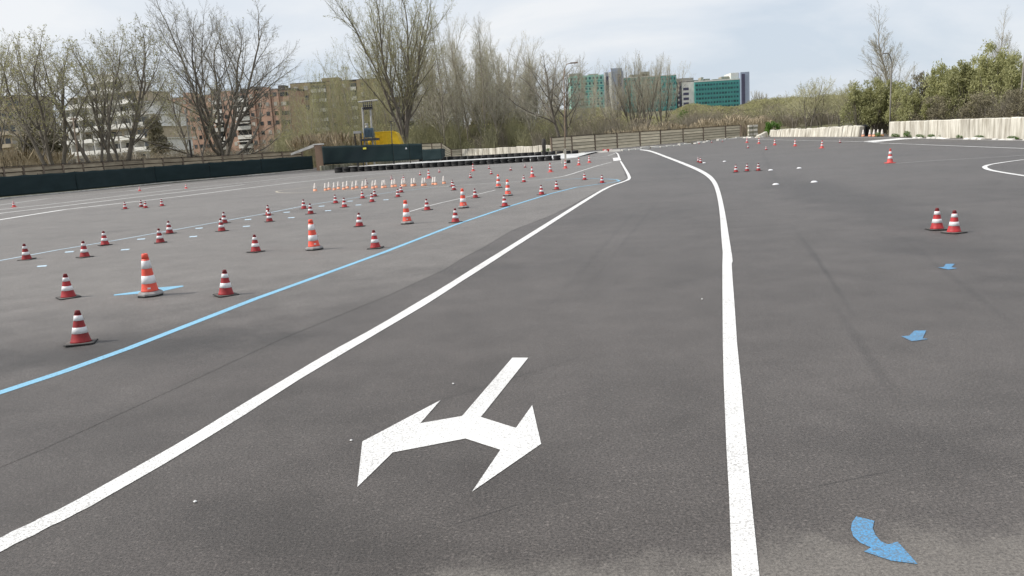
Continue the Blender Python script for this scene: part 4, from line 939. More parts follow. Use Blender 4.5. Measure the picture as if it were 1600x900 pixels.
class House:
    """a building whose front lies at depth Y; pixels give its front's width and storeys"""
    def __init__(s, name, label, Y, pxl, pxr, pym, rz=0):
        a = W(pxl, pym, Y); s.o = Vector((a.x, Y, 8)); s.u = Vector((math.cos(rz), math.sin(rz), 0)); s.zg = T(a.x, Y) - 1.0
        s.t = thing(name, label, 'building', (a.x, Y, s.zg), rz); s.w = s.X(pxr)
    def X(s, px):                           # distance along the front at a photo column
        d = s.o - Vector((0, 0, EYE)); k = (px - 800) / FPX
        return (k * d.dot(FW) - d.dot(RX2)) / (s.u.dot(RX2) - k * s.u.dot(FW))
    def Z(s, px, py): return W(px, py, s.o.y + s.u.y * s.X(px)).z - s.zg
    def part(s, nm, x0, x1, y0, y1, z0, z1, m, parent=None): return obj(nm, MB().box(x0, x1, y0, y1, z0, z1).mesh(nm, m), parent or s.t)
    def item(s, nm, x, y, z, dx_, dy_, dz_, m, parent=None): return obj(nm, bmesh_box(dx_, dy_, dz_, m), parent or s.t, loc=(x, y, z))
# white terraced flats
h = House('apartment_building', 'white terraced block of flats with stepped top behind the leafless trees on the left', 206, 86, 243, 200, R(-24))
zt = h.Z(160, 128); fl = zt / 8.0
W_ = h.w
steps = [(0, W_), (0, W_), (0, W_), (0, W_), (0, W_ * .97), (0, W_ * .93), (W_ * .14, W_ * .84), (W_ * .30, W_ * .66)]
for f, (a, b) in enumerate(steps):
    z = f * fl; inset = 0.0 if f < 6 else 1.0 + (f - 6)
    h.part('storey_wall', a + .4, b - .4, 1.4 + inset, 12, z, z + fl - .004, M_wwhite if f % 3 else M_beige)
    h.part('floor_slab', a, b, 0.2 + inset, 12.2, z + fl - .003, z + fl + .18, M_wwhite)
    x = a + .6; k = 0
    bays = [(a, a + 4.2), (a + 4.8, a + 8.2)] + [(a + 8.8 + j * 4.4, a + 12.6 + j * 4.4) for j in range(int((b - a - 9) / 4.4))] if f < 6 else [(a + .3 + j * 3.7, a + 3.5 + j * 3.7) for j in range(int((b - a) / 3.7))]
    for (p, q) in bays:
        h.part('balcony_parapet', p, q, -.15 + inset, .02 + inset, z + fl * .02 + .2, z + fl * .02 + 1.15, M_wwhite)
        if (f + int(p)) % 4 != 1: h.part('balcony_side', p - .15, p - .003, -.1 + inset, 1.5 + inset, z + .2, z + fl - .004, M_wwhite)
        n = max(1, int((q - p) / 1.7))
        for j in range(n):
            h.item('window', p + (q - p) * (j + .5) / n, 1.34 + inset, z + .5, (q - p) / n * .84, .1, fl - .95, M_glass if (j + f + k) % 4 else M_blind)
        k += 1
h.part('roof_room', W_ * .36, W_ * .55, 4, 9, 8 * fl + .19, 8 * fl + 2.2, M_wwhite)
# beige flats at far left
h = House('apartment_building', 'beige block of flats at the left edge, half hidden by a dark tree', 215, -70, 42, 200, R(-10))
zt = h.Z(20, 151); fl = zt / 7
for f in range(7):
    z = f * fl; h.part('storey_wall', 0, h.w, 1, 12, z, z + fl - .25, M_beige if f < 6 else M_brick_y); h.part('floor_slab', -.2, h.w + .2, .6, 12.2, z + fl - .247, z + fl - .003, M_beige)
    for j in range(9):
        h.item('window', 1.6 + j * (h.w - 3.2) / 8, .93, z + .9, 1.5, .1, fl - 1.6, M_glass if (j * 3 + f) % 4 else M_blind)
    for j in (1, 4, 6): h.part('balcony_parapet', 1.6 + j * (h.w - 3.2) / 8 - 1.6, 1.6 + j * (h.w - 3.2) / 8 + 1.6, -.2, .95, z + .1, z + 1.05, M_beige)
h.part('roof', -.3, h.w + .3, .4, 12.4, 7 * fl, 7 * fl + .4, M_roof)
# red brick flats
h = House('brick_building', 'long reddish brick block of flats behind the big spreading tree', 236, 256, 455, 200, R(-14))
ztl, ztr = h.Z(256, 152), h.Z(455, 143.5); zt = (ztl + ztr) / 2; fl = zt / 8
h.part('wall', 0, h.w, 1.2, 14, 0, zt, M_brick_r)
h.part('parapet', -.15, h.w + .15, 1.0, 14.2, zt + .003, zt + .5, M_roof)
for (a, b, pr) in ((262, 276, -1), (276, 300, .25), (300, 318, .7), (318, 338, .3), (338, 352, -1), (352, 372, .6), (372, 394, -1), (394, 403, .8), (404, 416, .3), (417, 428, .75), (429, 440, .4)):
    xa, xb = h.X(a), h.X(b)
    if pr > 0:
        h.part('brick_bay', xa, xb, 1.2 - pr, 1.197, 0, zt + (.3 if pr < .5 else 1.0), M_brick_r)
        for f in range(8):
            n = 2 if b - a > 14 else 1
            for j in range(n):
                h.item('window', lerp(xa, xb, (j + .5) / n), 1.2 - pr - .06, f * fl + 1.0, .95 if n > 1 else 1.0, .08, fl - 1.5, M_glass if (f * 2 + j + a) % 3 else M_blind)
    else:
        h.part('loggia_back', xa, xb, 1.15, 1.197, 0, zt - .5, M_glass)
        for f in range(8):
            o = h.part('balcony_parapet', xa + .05, xb - .05, .1, .3, f * fl + .15, f * fl + 1.2, M_wwhite); h.part('balcony_floor', xa + .05, xb - .05, .303, 1.147, f * fl + .15, f * fl + .33, M_wwhite)
            if f in (2, 4, 5): h.part('awning', xa + .1, xb - .1, -.5, .097, f * fl + 1.9, f * fl + 2.15, M_wwhite)
for f in range(8):
    h.item('window', h.X(447.5), 1.12, f * fl + .9, 2.2, .08, fl - 1.5, M_glass if f % 3 else M_blind); h.item('window', h.X(452.5), 1.12, f * fl + .9, .9, .08, fl - 1.5, M_glass)
for px in (283, 326, 372, 388, 402, 432): h.part('roof_room', h.X(px), h.X(px + 8), 4, 7, zt + .51, zt + 1.6 + (px % 3) * .3, M_brick_r if px % 2 else M_roof)
# ochre brick flats behind the slim grove
h = House('brick_building', 'ochre brick block of flats veiled by the slim yellowish trees left of the tall tree', 236, 459, 604, 190)
zt = h.Z(520, 128.5); fl = zt / 8
h.part('wall', 0, h.w, 1.2, 14, 0, zt, M_brick_y); h.part('parapet', -.15, h.w + .15, 1.0, 14.2, zt + .003, zt + .5, M_roof)
for (a, b, pr) in ((461, 478, .4), (479, 492, .9), (493, 502, -1), (503, 516, -1), (517, 535, .6), (536, 552, .3), (553, 563, -1), (564, 582, .6), (584, 602, .3)):
    xa, xb = h.X(a), h.X(b)
    if pr > 0:
        h.part('brick_bay', xa, xb, 1.2 - pr, 1.197, 0, zt + .3, M_brick_y)
        for f in range(8): h.item('window', (xa + xb) / 2, 1.2 - pr - .06, f * fl + 1.0, 1.1, .08, fl - 1.5, M_glass if (f + a) % 3 else M_blind)
    else:
        h.part('loggia_back', xa, xb, 1.15, 1.197, 0, zt - .5, M_glass)
        for f in range(8): h.part('balcony_parapet', xa + .05, xb - .05, .1, .3, f * fl + .15, f * fl + 1.15, M_wwhite)
h.part('roof_room', h.X(508), h.X(535), 3, 8, zt + .51, zt + 1.6, M_brick_y)
# grey flats behind the grove
h = House('apartment_building', 'grey banded building barely seen behind the tall tree and the grove', 250, 606, 722, 190)
zt = h.Z(660, 148); fl = zt / 7
for f in range(7):
    z = f * fl; h.part('storey_wall', 0, h.w, 1, 12, z, z + fl * .93 - .003, M_grey_r); h.part('floor_slab', -.1, h.w + .1, .5, 12.1, z + fl * .93, z + fl - .003, M_wwhite)
    for j in range(8): h.item('window', 1.4 + j * (h.w - 2.8) / 7, .93, z + .8, 1.7, .1, fl - 1.5, M_glass if (j + f) % 4 else M_blind)
# green office block, left part (pale netted wing, tower, long wing)
h = House('office_building', 'green clad office block with grey tower, left of two on the hill', 560, 892, 1061, 140)
za = h.Z(920, 117.5)
h.part('wing', 0, h.X(947), 1, 22, 0, za, M_green_l)
for f in range(7):
    z = za - 3.2 - f * 3.5
    for j in range(9): h.item('window', h.X(896.5 + j * 5.8), .9, z + .4, 1.35, .15, 1.6, M_gwin)
    h.part('cladding_band', 0, h.X(947) - .003, .82, .997, z - .9, z - .3, M_green)
zt = h.Z(960, 107)
h.part('tower', h.X(947.2), h.X(976.8), -1.5, 20, 0, zt - 2.3, M_bluep)
h.part('tower_crown', h.X(957.8), h.X(975), -1.8, 16, zt - 2.297, zt, M_bluep)
h.part('white_fin', h.X(947.4), h.X(949.2), -2, -1.503, 0, zt - 2.5, M_wwhite); h.part('dark_strip', h.X(949.4), h.X(953.6), -1.7, -1.503, 0, zt - 5, M_navy); h.part('white_fin', h.X(954), h.X(958.2), -2.1, -1.503, 0, zt - 2.3, M_wwhite)
h.part('dark_strip', h.X(967.5), h.X(973.5), -1.7, -1.503, 0, zt - 4, M_navy)
zb = h.Z(1020, 119.5)
h.part('wing', h.X(977), h.X(1059), .5, 22, 0, zb, M_green)
for f in range(7):
    z = zb - 3.3 - f * 3.55
    for j in range(14): h.item('window', h.X(981 + j * 5.75), .38, z + .5, 1.2 if (j + f) % 3 else 1.7, .15, 1.55, M_gwin)
    h.part('cladding_band', h.X(977) + .01, h.X(1059) - .01, .3, .497, z - .75, z - .25, M_green)
for (a, b, c) in ((895, 915, 2.2), (925, 940, 1.2), (990, 1018, 2.5), (1008, 1020, 4.0)):
    zz_ = za if a < 950 else zb; h.part('roof_plant', h.X(a), h.X(b), 6, 14, zz_ + .003, zz_ + c, M_conc)
h.part('parapet', h.X(977), h.X(1059), .4, .8, zb + .003, zb + .5, M_wwhite)
h = House('office_building', 'green clad office block with blue end tower, right of two on the hill', 560, 1061.5, 1172, 140)
zl = h.Z(1075, 126.5)
h.part('link', 0, h.X(1068), 4, 20, 0, zl, M_navy)
for f in range(6): h.item('window', h.X(1063.5), 3.86, zl - 3 - f * 3.3, 1.0, .12, 1.4, M_wwhite)
h.part('link_roof', h.X(1060.6), h.X(1088), 5, 20, zl + .003, zl + 2.4, M_grey_r)
h.part('white_block', h.X(1068.2), h.X(1087), 2, 20, 0, zl - .6, M_wwhite)
for f in range(4): h.part('balcony_recess', h.X(1070), h.X(1078.5), 1.86, 1.997, zl - 6 - f * 3.3, zl - 4.3 - f * 3.3, M_navy)
zb = h.Z(1120, 126.3)
h.part('wing', h.X(1087.3), h.X(1157), .6, 22, 0, zb, M_green)
for f in range(7):
    z = zb - 3.1 - f * 3.0
    for j in range(15): h.item('window', h.X(1090.4 + j * 4.5), .48, z + .3, 1.25 if (j * 2 + f) % 5 else 1.75, .15, 1.35, M_gwin)
    h.part('cladding_band', h.X(1087.5), h.X(1156.8), .42, .597, z - .75, z - .3, M_green)
zt = h.Z(1165, 112.5)
h.part('parapet', h.X(1087), h.X(1157), .5, .9, zb + .003, zb + .8, M_wwhite)
h.part('tower', h.X(1157.3), h.X(1171), -1, 22, 0, zt, M_bluep); h.part('dark_strip', h.X(1159), h.X(1164), -1.2, -1.003, 0, zt - 1.2, M_navy)
h.part('roof_room', h.X(1145), h.X(1157), 3, 20, zb + .9, zt + .2, M_wwhite)
for (a, b, c) in ((1088, 1096, 1.8), (1100, 1104, 3.4), (1106, 1114, 2.2), (1118, 1131, 1.6), (1132, 1144, 3.0)): h.part('roof_plant', h.X(a), h.X(b), 6, 14, zb + .003, zb + c, M_conc)

# ------------------------------------------------------------------ trees
M_bark = mat('bark', (0.21, 0.185, 0.155), rough=0.95, base2=(0.125, 0.11, 0.09), scale=3, stretch=(1, 1, .3), objvar=.15)
M_bark_l = mat('pale_bark', (0.38, 0.345, 0.29), rough=0.95, base2=(0.25, 0.225, 0.185), scale=3, stretch=(1, 1, .3), objvar=.15)
M_twig = mat('twig', (0.33, 0.305, 0.25), rough=0.95, base2=(0.23, 0.21, 0.175), scale=.8, objvar=.15)
M_twig_l = mat('pale_twig', (0.52, 0.49, 0.39), rough=0.95, base2=(0.38, 0.355, 0.28), scale=.8, objvar=.12)
M_twig_p = mat('poplar_twig', (0.36, 0.335, 0.215), rough=0.95, base2=(0.25, 0.23, 0.155), scale=.8, objvar=.15)
M_twig_y = mat('olive_twig', (0.46, 0.44, 0.27), rough=0.95, base2=(0.33, 0.315, 0.195), scale=.8, objvar=.15)
M_bud = mat('bud_leaf', (0.32, 0.31, 0.12), rough=0.8, base2=(0.23, 0.22, 0.09), scale=.7, trans=.3)
M_bud_l = mat('pale_bud_leaf', (0.38, 0.37, 0.16), rough=0.8, base2=(0.28, 0.27, 0.12), scale=.7, trans=.3)
M_leaf = mat('evergreen_leaf', (0.46, 0.455, 0.225), rough=0.6, base2=(0.29, 0.295, 0.14), scale=.55, trans=.45, objvar=.15)
M_leaf_d = mat('dark_leaf', (0.29, 0.26, 0.17), rough=0.7, base2=(0.17, 0.15, 0.10), scale=.5, trans=.35, objvar=.2)
M_leaf_b = mat('bright_leaf', (0.14, 0.26, 0.04), rough=0.6, base2=(0.08, 0.16, 0.03), scale=.8, trans=.3)
def rot_about(d, ang, az):
    a = d.orthogonal().normalized(); b = d.cross(a)
    return (d * math.cos(ang) + (a * math.cos(az) + b * math.sin(az)) * math.sin(ang)).normalized()
class TreeGen:
    def __init__(s, seed): s.r = random.Random(seed); s.wood = ([], []); s.crown = ([], [], [])
    def tube(s, tgt, pts, rad, n):
        V, F = tgt[0], tgt[1]; i = len(V); L = len(pts)
        for j in range(L):
            d = pts[min(j + 1, L - 1)] - pts[max(j - 1, 0)]
            if d.length < 1e-6: d = Vector((0, 0, 1))
            d.normalize(); a = d.orthogonal().normalized(); b = d.cross(a); p = pts[j]; r = rad[j]
            for k in range(n):
                t = 6.2832 * k / n; ca, sa = r * math.cos(t), r * math.sin(t)
                V.append((p.x + a.x * ca + b.x * sa, p.y + a.y * ca + b.y * sa, p.z + a.z * ca + b.z * sa))
        for j in range(L - 1):
            for k in range(n):
                k2 = (k + 1) % n; F.append((i + j * n + k, i + j * n + k2, i + (j + 1) * n + k2, i + (j + 1) * n + k))
        if tgt is s.crown: s.crown[2].extend([0] * ((L - 1) * n))
    def twig(s, p, q, r):
        V, F, M = s.crown; i = len(V); d = (q - p); a = d.orthogonal().normalized() * r; b = d.normalized().cross(a)
        V += [tuple(p + a), tuple(p - a * .5 + b * .87), tuple(p - a * .5 - b * .87), tuple(q)]
        F += [(i, i + 1, i + 3), (i + 1, i + 2, i + 3), (i + 2, i, i + 3)]; M += [0, 0, 0]
    def leaf(s, p, sz):
        V, F, M = s.crown; i = len(V); r = s.r
        a = Vector((r.gauss(0, 1), r.gauss(0, 1), r.gauss(0, 1))).normalized(); b = a.orthogonal().normalized()
        V += [tuple(p), tuple(p + a * sz + b * sz * .45), tuple(p + a * sz * 1.5), tuple(p + a * sz - b * sz * .45)]
        F.append((i, i + 1, i + 2, i + 3)); M.append(1)
    def branch(s, p, d, L, r0, lev, P_):
        r = s.r; mx = P_['levels']
        if lev >= mx:
            q = p + d * L; s.twig(p, q, max(r0, P_.get('tmin', .0075)))
            if r.random() < P_['buds']: s.leaf(p.lerp(q, r.uniform(.3, 1)), P_['bsize'] * r.uniform(.6, 1.3))
            if r.random() < P_['buds'] * .5: s.leaf(p.lerp(q, r.uniform(.1, .9)), P_['bsize'] * r.uniform(.6, 1.2))
            return
        ns_ = P_['segs'][lev]; pts = [p.copy()]; rad = [r0]; dirs = [d.copy()]; q = p.copy(); tap = P_['taper'][lev]
        for k in range(ns_):
            w = P_['wig'][lev]
            d = (d + Vector((r.gauss(0, w), r.gauss(0, w), r.gauss(0, w) + P_['trop'][lev]))).normalized()
            q = q + d * (L / ns_); pts.append(q.copy()); dirs.append(d.copy()); rad.append(max(.007, r0 * (1 - (1 - tap) * (k + 1) / ns_)))
        tgt = s.wood if lev < P_['woodlev'] else s.crown
        s.tube(tgt, pts, rad, (8, 6, 5, 3, 3)[lev])
        n = P_['kids'][lev]; n = max(1, int(n * (0.75 + .5 * r.random()))) if lev else n
        t0 = P_['t0'][lev]; az = r.uniform(0, 6.28)
        for k in range(n):
            t = t0 + (1 - t0) * ((k + r.random()) / n) ** P_.get('pw', 1.0)
            f = min(t, .999) * ns_; i = int(f); pp = pts[i].lerp(pts[i + 1], f - i); dd = dirs[i + 1]; rr = lerp(rad[i], rad[i + 1], f - i)
            az += 2.4 + r.uniform(-.5, .5)
            a = P_['ang'][lev] * r.uniform(.65, 1.3)
            nd = rot_about(dd, a, az)
            ln = L * P_['lr'][lev] * (1 - P_['lt'][lev] * t) * r.uniform(.65, 1.2)
            s.branch(pp, nd, ln, min(rr * .75, P_['rr'][lev] * rr + .002), lev + 1, P_)
        if lev < mx - 1:                     # leader goes on
            s.branch(pts[-1], dirs[-1], L * .35, rad[-1], lev + 1, P_)
PROTO = {}
def tree_meshes(key, seed, H, P_, wood, tw, bud):
    if key in PROTO: return PROTO[key]
    g = TreeGen(seed); r = g.r
    for sidx in range(P_['stems']):
        az = 6.2832 * (sidx + r.uniform(-.25, .25)) / P_['stems']; lean = P_['lean'] * (r.uniform(.5, 1.2) if P_['stems'] > 1 else r.uniform(0, .5))
        d = Vector((math.cos(az) * math.sin(lean), math.sin(az) * math.sin(lean), math.cos(lean)))
        p = Vector((math.cos(az), math.sin(az), 0)) * (P_['r0'] * .55 if P_['stems'] > 1 else 0); p.z = -.5 + P_.get('bole', 0)
        g.branch(p, d, H * P_['L0'] * r.uniform(.85, 1.1), P_['r0'] * (r.uniform(.7, 1.1) if P_['stems'] > 1 else 1), 0, P_)
    if P_.get('bole'):
        b_ = P_['bole']; rb_ = P_['r0'] * 1.5; g.tube(g.wood, [Vector((0, 0, -.6)), Vector((.03, 0, b_ * .4)), Vector((0, .03, b_)), Vector((0, 0, b_ + .5))], [rb_ * 1.25, rb_, rb_ * 1.05, rb_ * .6], 9)
    for (az, el, zf, L, rr) in P_.get('limbs', ()):   # extra low limbs
        d = Vector((math.cos(az) * math.cos(el), math.sin(az) * math.cos(el), math.sin(el)))
        g.branch(Vector((0, 0, H * zf)), d, H * L, rr, 1, P_)
    zs_ = sorted(v[2] for v in g.crown[0]); zmax = zs_[int(len(zs_) * .988)]; sc = H / zmax
    mw = bpy.data.meshes.new('trunk'); mw.from_pydata([tuple(c * sc for c in v) for v in g.wood[0]], [], g.wood[1]); mw.materials.append(wood); mw.polygons.foreach_set('use_smooth', [True] * len(g.wood[1]))
    mc = bpy.data.meshes.new('crown'); mc.from_pydata([tuple(c * sc for c in v) for v in g.crown[0]], [], g.crown[1]); mc.materials.append(tw); mc.materials.append(bud); mc.polygons.foreach_set('material_index', g.crown[2])
    PROTO[key] = (mw, mc); return PROTO[key]
def plant_tree(ms, name, label, px, py_top, Y, group=None, rz=None, xy=1.0, H=20.0, lean=0, cat='tree', pxb=None):
    """tree standing at depth Y; its top reaches the photo row py_top"""
    x = W(px, 230, Y).x; z = T(x, Y) - .1; top = W(px, py_top, Y).z; s = (top - z) / H
    t = thing(name, label, cat, (x, Y, z), random.uniform(0, 6.28) if rz is None else rz, group)
    t.scale = (s * xy, s * xy, s)
    if lean: t.rotation_euler = (0, lean, t.rotation_euler.z if rz is None else rz); t.rotation_mode = 'XYZ'
    obj('trunk', ms[0], t); obj('crown', ms[1], t); return t
base_P = dict(levels=4, woodlev=2, segs=(7, 6, 4, 3), wig=(.06, .10, .13, .15), trop=(.03, .06, .05, .04), taper=(.45, .35, .35, .3), kids=(9, 8, 7, 6), t0=(.28, .22, .2, .15),
              ang=(.7, .65, .65, .6), lr=(.62, .5, .48, .45), lt=(.35, .35, .3, .3), rr=(.55, .5, .5, .55), stems=1, lean=.1, r0=.35, L0=.75, buds=.3, bsize=.13)
def PP(**k): d = dict(base_P); d.update(k); return d
# tall upright poplar with many steep limbs
pop = tree_meshes('poplar', 11, 24, PP(stems=7, lean=.30, bole=3.4, r0=.25, L0=.70, kids=(10, 8, 7, 6), ang=(.44, .52, .6, .6), trop=(.035, .075, .06, .05), lr=(.56, .50, .48, .5), t0=(.14, .12, .12, .1), buds=.38, bsize=.13), M_bark, M_twig_p, M_bud)
# broad open crown with low spreading limbs
spread = tree_meshes('spread', 24, 19, PP(stems=5, lean=.34, r0=.20, L0=.68, kids=(8, 7, 7, 7), ang=(.62, .62, .65, .65), trop=(.045, .06, .05, .03), lr=(.66, .55, .5, .5), buds=.05, bsize=.11, woodlev=2,
                     bole=1.6, limbs=((0.15, .50, .06, .58, .17), (3.3, .70, .08, .60, .18), (0.1, .85, .16, .5, .16), (3.0, .5, .05, .55, .13), (.3, .28, .06, .42, .11), (1.7, .8, .2, .45, .16), (4.6, .8, .2, .45, .16))), M_bark, M_twig, M_bud)
spread2 = tree_meshes('spread2', 41, 14, PP(stems=4, lean=.42, r0=.19, L0=.82, kids=(8, 7, 7, 6), ang=(.55, .6, .65, .65), trop=(.04, .07, .06, .04), lr=(.6, .55, .5, .5), buds=.26, bsize=.11), M_bark, M_twig, M_bud_l)
spread3 = tree_meshes('spread3', 57, 14, PP(stems=3, lean=.42, r0=.21, L0=.84, kids=(8, 7, 7, 6), ang=(.55, .6, .65, .65), trop=(.04, .07, .06, .04), lr=(.6, .55, .5, .5), buds=.22, bsize=.11), M_bark, M_twig_l, M_bud_l)
slim = [tree_meshes('slim%d' % i, 70 + i, 20, PP(stems=1 + (i % 2), lean=.08, r0=.16, L0=.92, kids=(30 - 10 * (i % 2), 7, 6, 6), ang=(.50, .5, .55, .6), trop=(.03, .085, .07, .05), lr=(.34, .55, .55, .55), lt=(.5, .3, .3, .3), t0=(.22, .15, .15, .1), rr=(.45, .5, .5, .5), buds=.05, bsize=.11), M_bark_l, M_twig_l, M_bud_l) for i in range(3)]
slimy = [tree_meshes('slimy%d' % i, 90 + i, 20, PP(stems=1 + (i % 2), lean=.10, r0=.14, L0=.9, kids=(28 - 10 * (i % 2), 6, 5, 5), ang=(.55, .5, .55, .6), trop=(.03, .085, .07, .05), lr=(.36, .55, .55, .55), lt=(.5, .3, .3, .3), t0=(.12, .15, .15, .1), rr=(.45, .5, .5, .5), buds=.16, bsize=.13), M_bark_l, M_twig_y, M_bud_l) for i in range(2)]
oak = tree_meshes('oak', 131, 15, PP(stems=2, lean=.14, r0=.28, L0=.55, kids=(9, 8, 7, 7), ang=(.80, .65, .65, .65), trop=(.03, .06, .05, .04), lr=(.80, .55, .5, .5), t0=(.35, .2, .2, .1), buds=.02, bsize=.1), M_bark, M_twig, M_bud)
vase = tree_meshes('vase', 151, 13, PP(stems=5, lean=.30, r0=.17, L0=.85, kids=(10, 7, 6, 6), ang=(.40, .45, .55, .6), trop=(.06, .08, .07, .05), lr=(.5, .55, .5, .5), buds=.02, bsize=.1), M_bark, M_twig_l, M_bud_l)
whip = tree_meshes('whip', 171, 15, PP(stems=1, lean=.03, r0=.15, L0=.95, kids=(36, 8, 6, 5), ang=(.46, .36, .42, .5), trop=(.03, .10, .08, .05), lr=(.46, .55, .55, .55), lt=(.70, .3, .3, .3), t0=(.12, .15, .15, .1), rr=(.45, .5, .5, .5), buds=.0, bsize=.1), M_bark_l, M_twig_l, M_bud_l)
small_t = tree_meshes('small', 191, 8, PP(stems=2, lean=.25, r0=.13, L0=.7, kids=(8, 7, 6, 6), ang=(.7, .65, .6, .6), trop=(.02, .06, .05, .04), lr=(.75, .6, .55, .5), buds=.06, bsize=.1), M_bark, M_twig_y, M_bud)

plant_tree(spread2, 'bare_tree', 'leafless vase shaped tree at the far left, in front of the beige flats', 84, 56, 92, rz=.4, H=14, xy=1.15)
plant_tree(spread3, 'bare_tree', 'leafless forked tree in front of the left half of the white flats', 150, 46, 94, rz=2.2, H=14, xy=1.0)
plant_tree(spread2, 'bare_tree', 'leafless tree in front of the right half of the white flats', 183, 50, 97, rz=3.9, H=14, xy=1.05)
plant_tree(spread3, 'bare_tree', 'leafless tree cut by the left edge of the picture', 8, 70, 100, rz=1.0, H=14, xy=1.0)
plant_tree(spread3, 'bare_tree', 'smaller leafless tree leaning left at the foot of the big spreading tree', 300, 96, 108, rz=5.0, H=14, xy=.85, lean=-.25)
plant_tree(spread, 'bare_tree', 'big leafless tree with a wide dome and low spreading limbs before the red brick flats', 348, 6, 113, rz=0.9, H=19, xy=1.1)
plant_tree(pop, 'poplar_tree', 'tallest tree with steep limbs and first yellow green leaves, reaching above the picture', 634, -22, 131, rz=.8, H=24, xy=.95)
plant_tree(oak, 'bare_tree', 'dark leafless tree with crooked limbs beside the bent street lamp', 882, 80, 128, rz=.5, H=15, xy=1.1)
gy = 'slim yellowish trees left of the tall tree'
rnd = random.Random(5)
for i, (px, pt) in enumerate(sorted([(446, 165), (480, 135), (503, 130), (525, 125), (548, 115), (569, 112), (591, 105), (452, 150), (462, 122), (474, 112), (486, 104), (497, 98), (508, 108), (519, 92), (530, 86), (541, 94), (552, 80), (563, 74), (574, 84), (585, 72), (597, 80), (608, 84), (620, 90)])):
    plant_tree(slimy[i % 2], 'slim_tree', 'slim yellowish leafless tree before the ochre flats, %s from the left' % ORD[i], px, pt + rnd.uniform(-4, 4), 145 + rnd.uniform(0, 32), gy, H=20, xy=rnd.uniform(.75, 1.05))
gg = 'slim leafless trees of the grove'
for i, (px, pt) in enumerate(sorted([(676, 85), (700, 80), (730, 75), (753, 72), (780, 80), (806, 90), (835, 98), (668, 70), (682, 55), (694, 46), (703, 58), (712, 38), (722, 34), (731, 44), (740, 36), (749, 48), (757, 38), (766, 44), (775, 52), (784, 46), (793, 62), (802, 56), (811, 70), (820, 64), (830, 74), (838, 82), (846, 78), (856, 90), (866, 84), (690, 95), (720, 90), (745, 85), (772, 92), (800, 100), (826, 105), (850, 112)])):
    plant_tree(slim[i % 3], 'slim_tree', 'slim leafless tree of the dense pale grove behind the tyres, %s from the left' % ORD[i], px, pt + rnd.uniform(-5, 5), 146 + rnd.uniform(0, 34), gg, H=20, xy=rnd.uniform(.8, 1.15))
for i, (px, pt, Y) in enumerate([(905, 96, 165), (918, 104, 172), (931, 100, 180), (944, 112, 176), (894, 90, 160)]):
    plant_tree(slim[i % 3], 'slim_tree', 'thin leafless tree before the pale green wing, %s of five' % ['second', 'third', 'fourth', 'last', 'first'][i], px, pt, Y, 'thin trees before the pale green wing', H=20, xy=.7)
for i, (px, pt, Y, l) in enumerate([(962, 128, 150, 'low leafless tree before the grey tower of the left green office'), (990, 96, 150, 'leafless vase shaped tree, left of three before the left green office'),
                                    (1012, 88, 146, 'leafless vase shaped tree, middle and tallest of three before the left green office'), (1036, 96, 152, 'leafless vase shaped tree, right of three before the left green office'), (1000, 120, 158, 'shorter leafless tree behind the three vase shaped ones')]):
    plant_tree(vase, 'bare_tree', l, px, pt, Y, H=13, xy=rnd.uniform(.75, .95), rz=i * 1.3)
plant_tree(whip, 'whip_tree', 'tall pale leafless poplar behind the slim street lamp on the right', 1403, 20, 96, rz=1, H=15, xy=1.5)
plant_tree(whip, 'whip_tree', 'pale leafless poplar rising behind the green bushes near the right edge', 1556, 30, 92, rz=3, H=15, xy=1.15)
for i, (px, pt, Y) in enumerate([(1262, 124, 118), (1281, 128, 122), (1296, 140, 126), (1312, 134, 120), (1330, 128, 112), (1347, 132, 110), (1240, 150, 130)]):
    plant_tree(small_t, 'small_bare_tree', ['small crooked leafless tree above the white blocks, leftmost tall one', 'small leafless tree right of the crooked one above the white blocks', 'low leafless tree between two taller ones above the white blocks', 'thin leafless tree above the middle of the white blocks', 'leafless tree just left of the green bushes', 'leafless top showing behind the first green bush', 'lowest leafless tree left of the crooked one'][i], px, pt, Y, H=8, xy=1.0)
for i, (px, pt, Y) in enumerate([(1182, 141, 420), (1189, 143, 430), (1196, 146, 440), (1218, 148, 460), (1228, 147, 460)]):
    plant_tree(vase, 'distant_tree', 'tiny leafless skyline tree right of the blue end tower, %s from the left' % ORD[i], px, pt, Y, 'skyline trees', H=13, xy=.8)

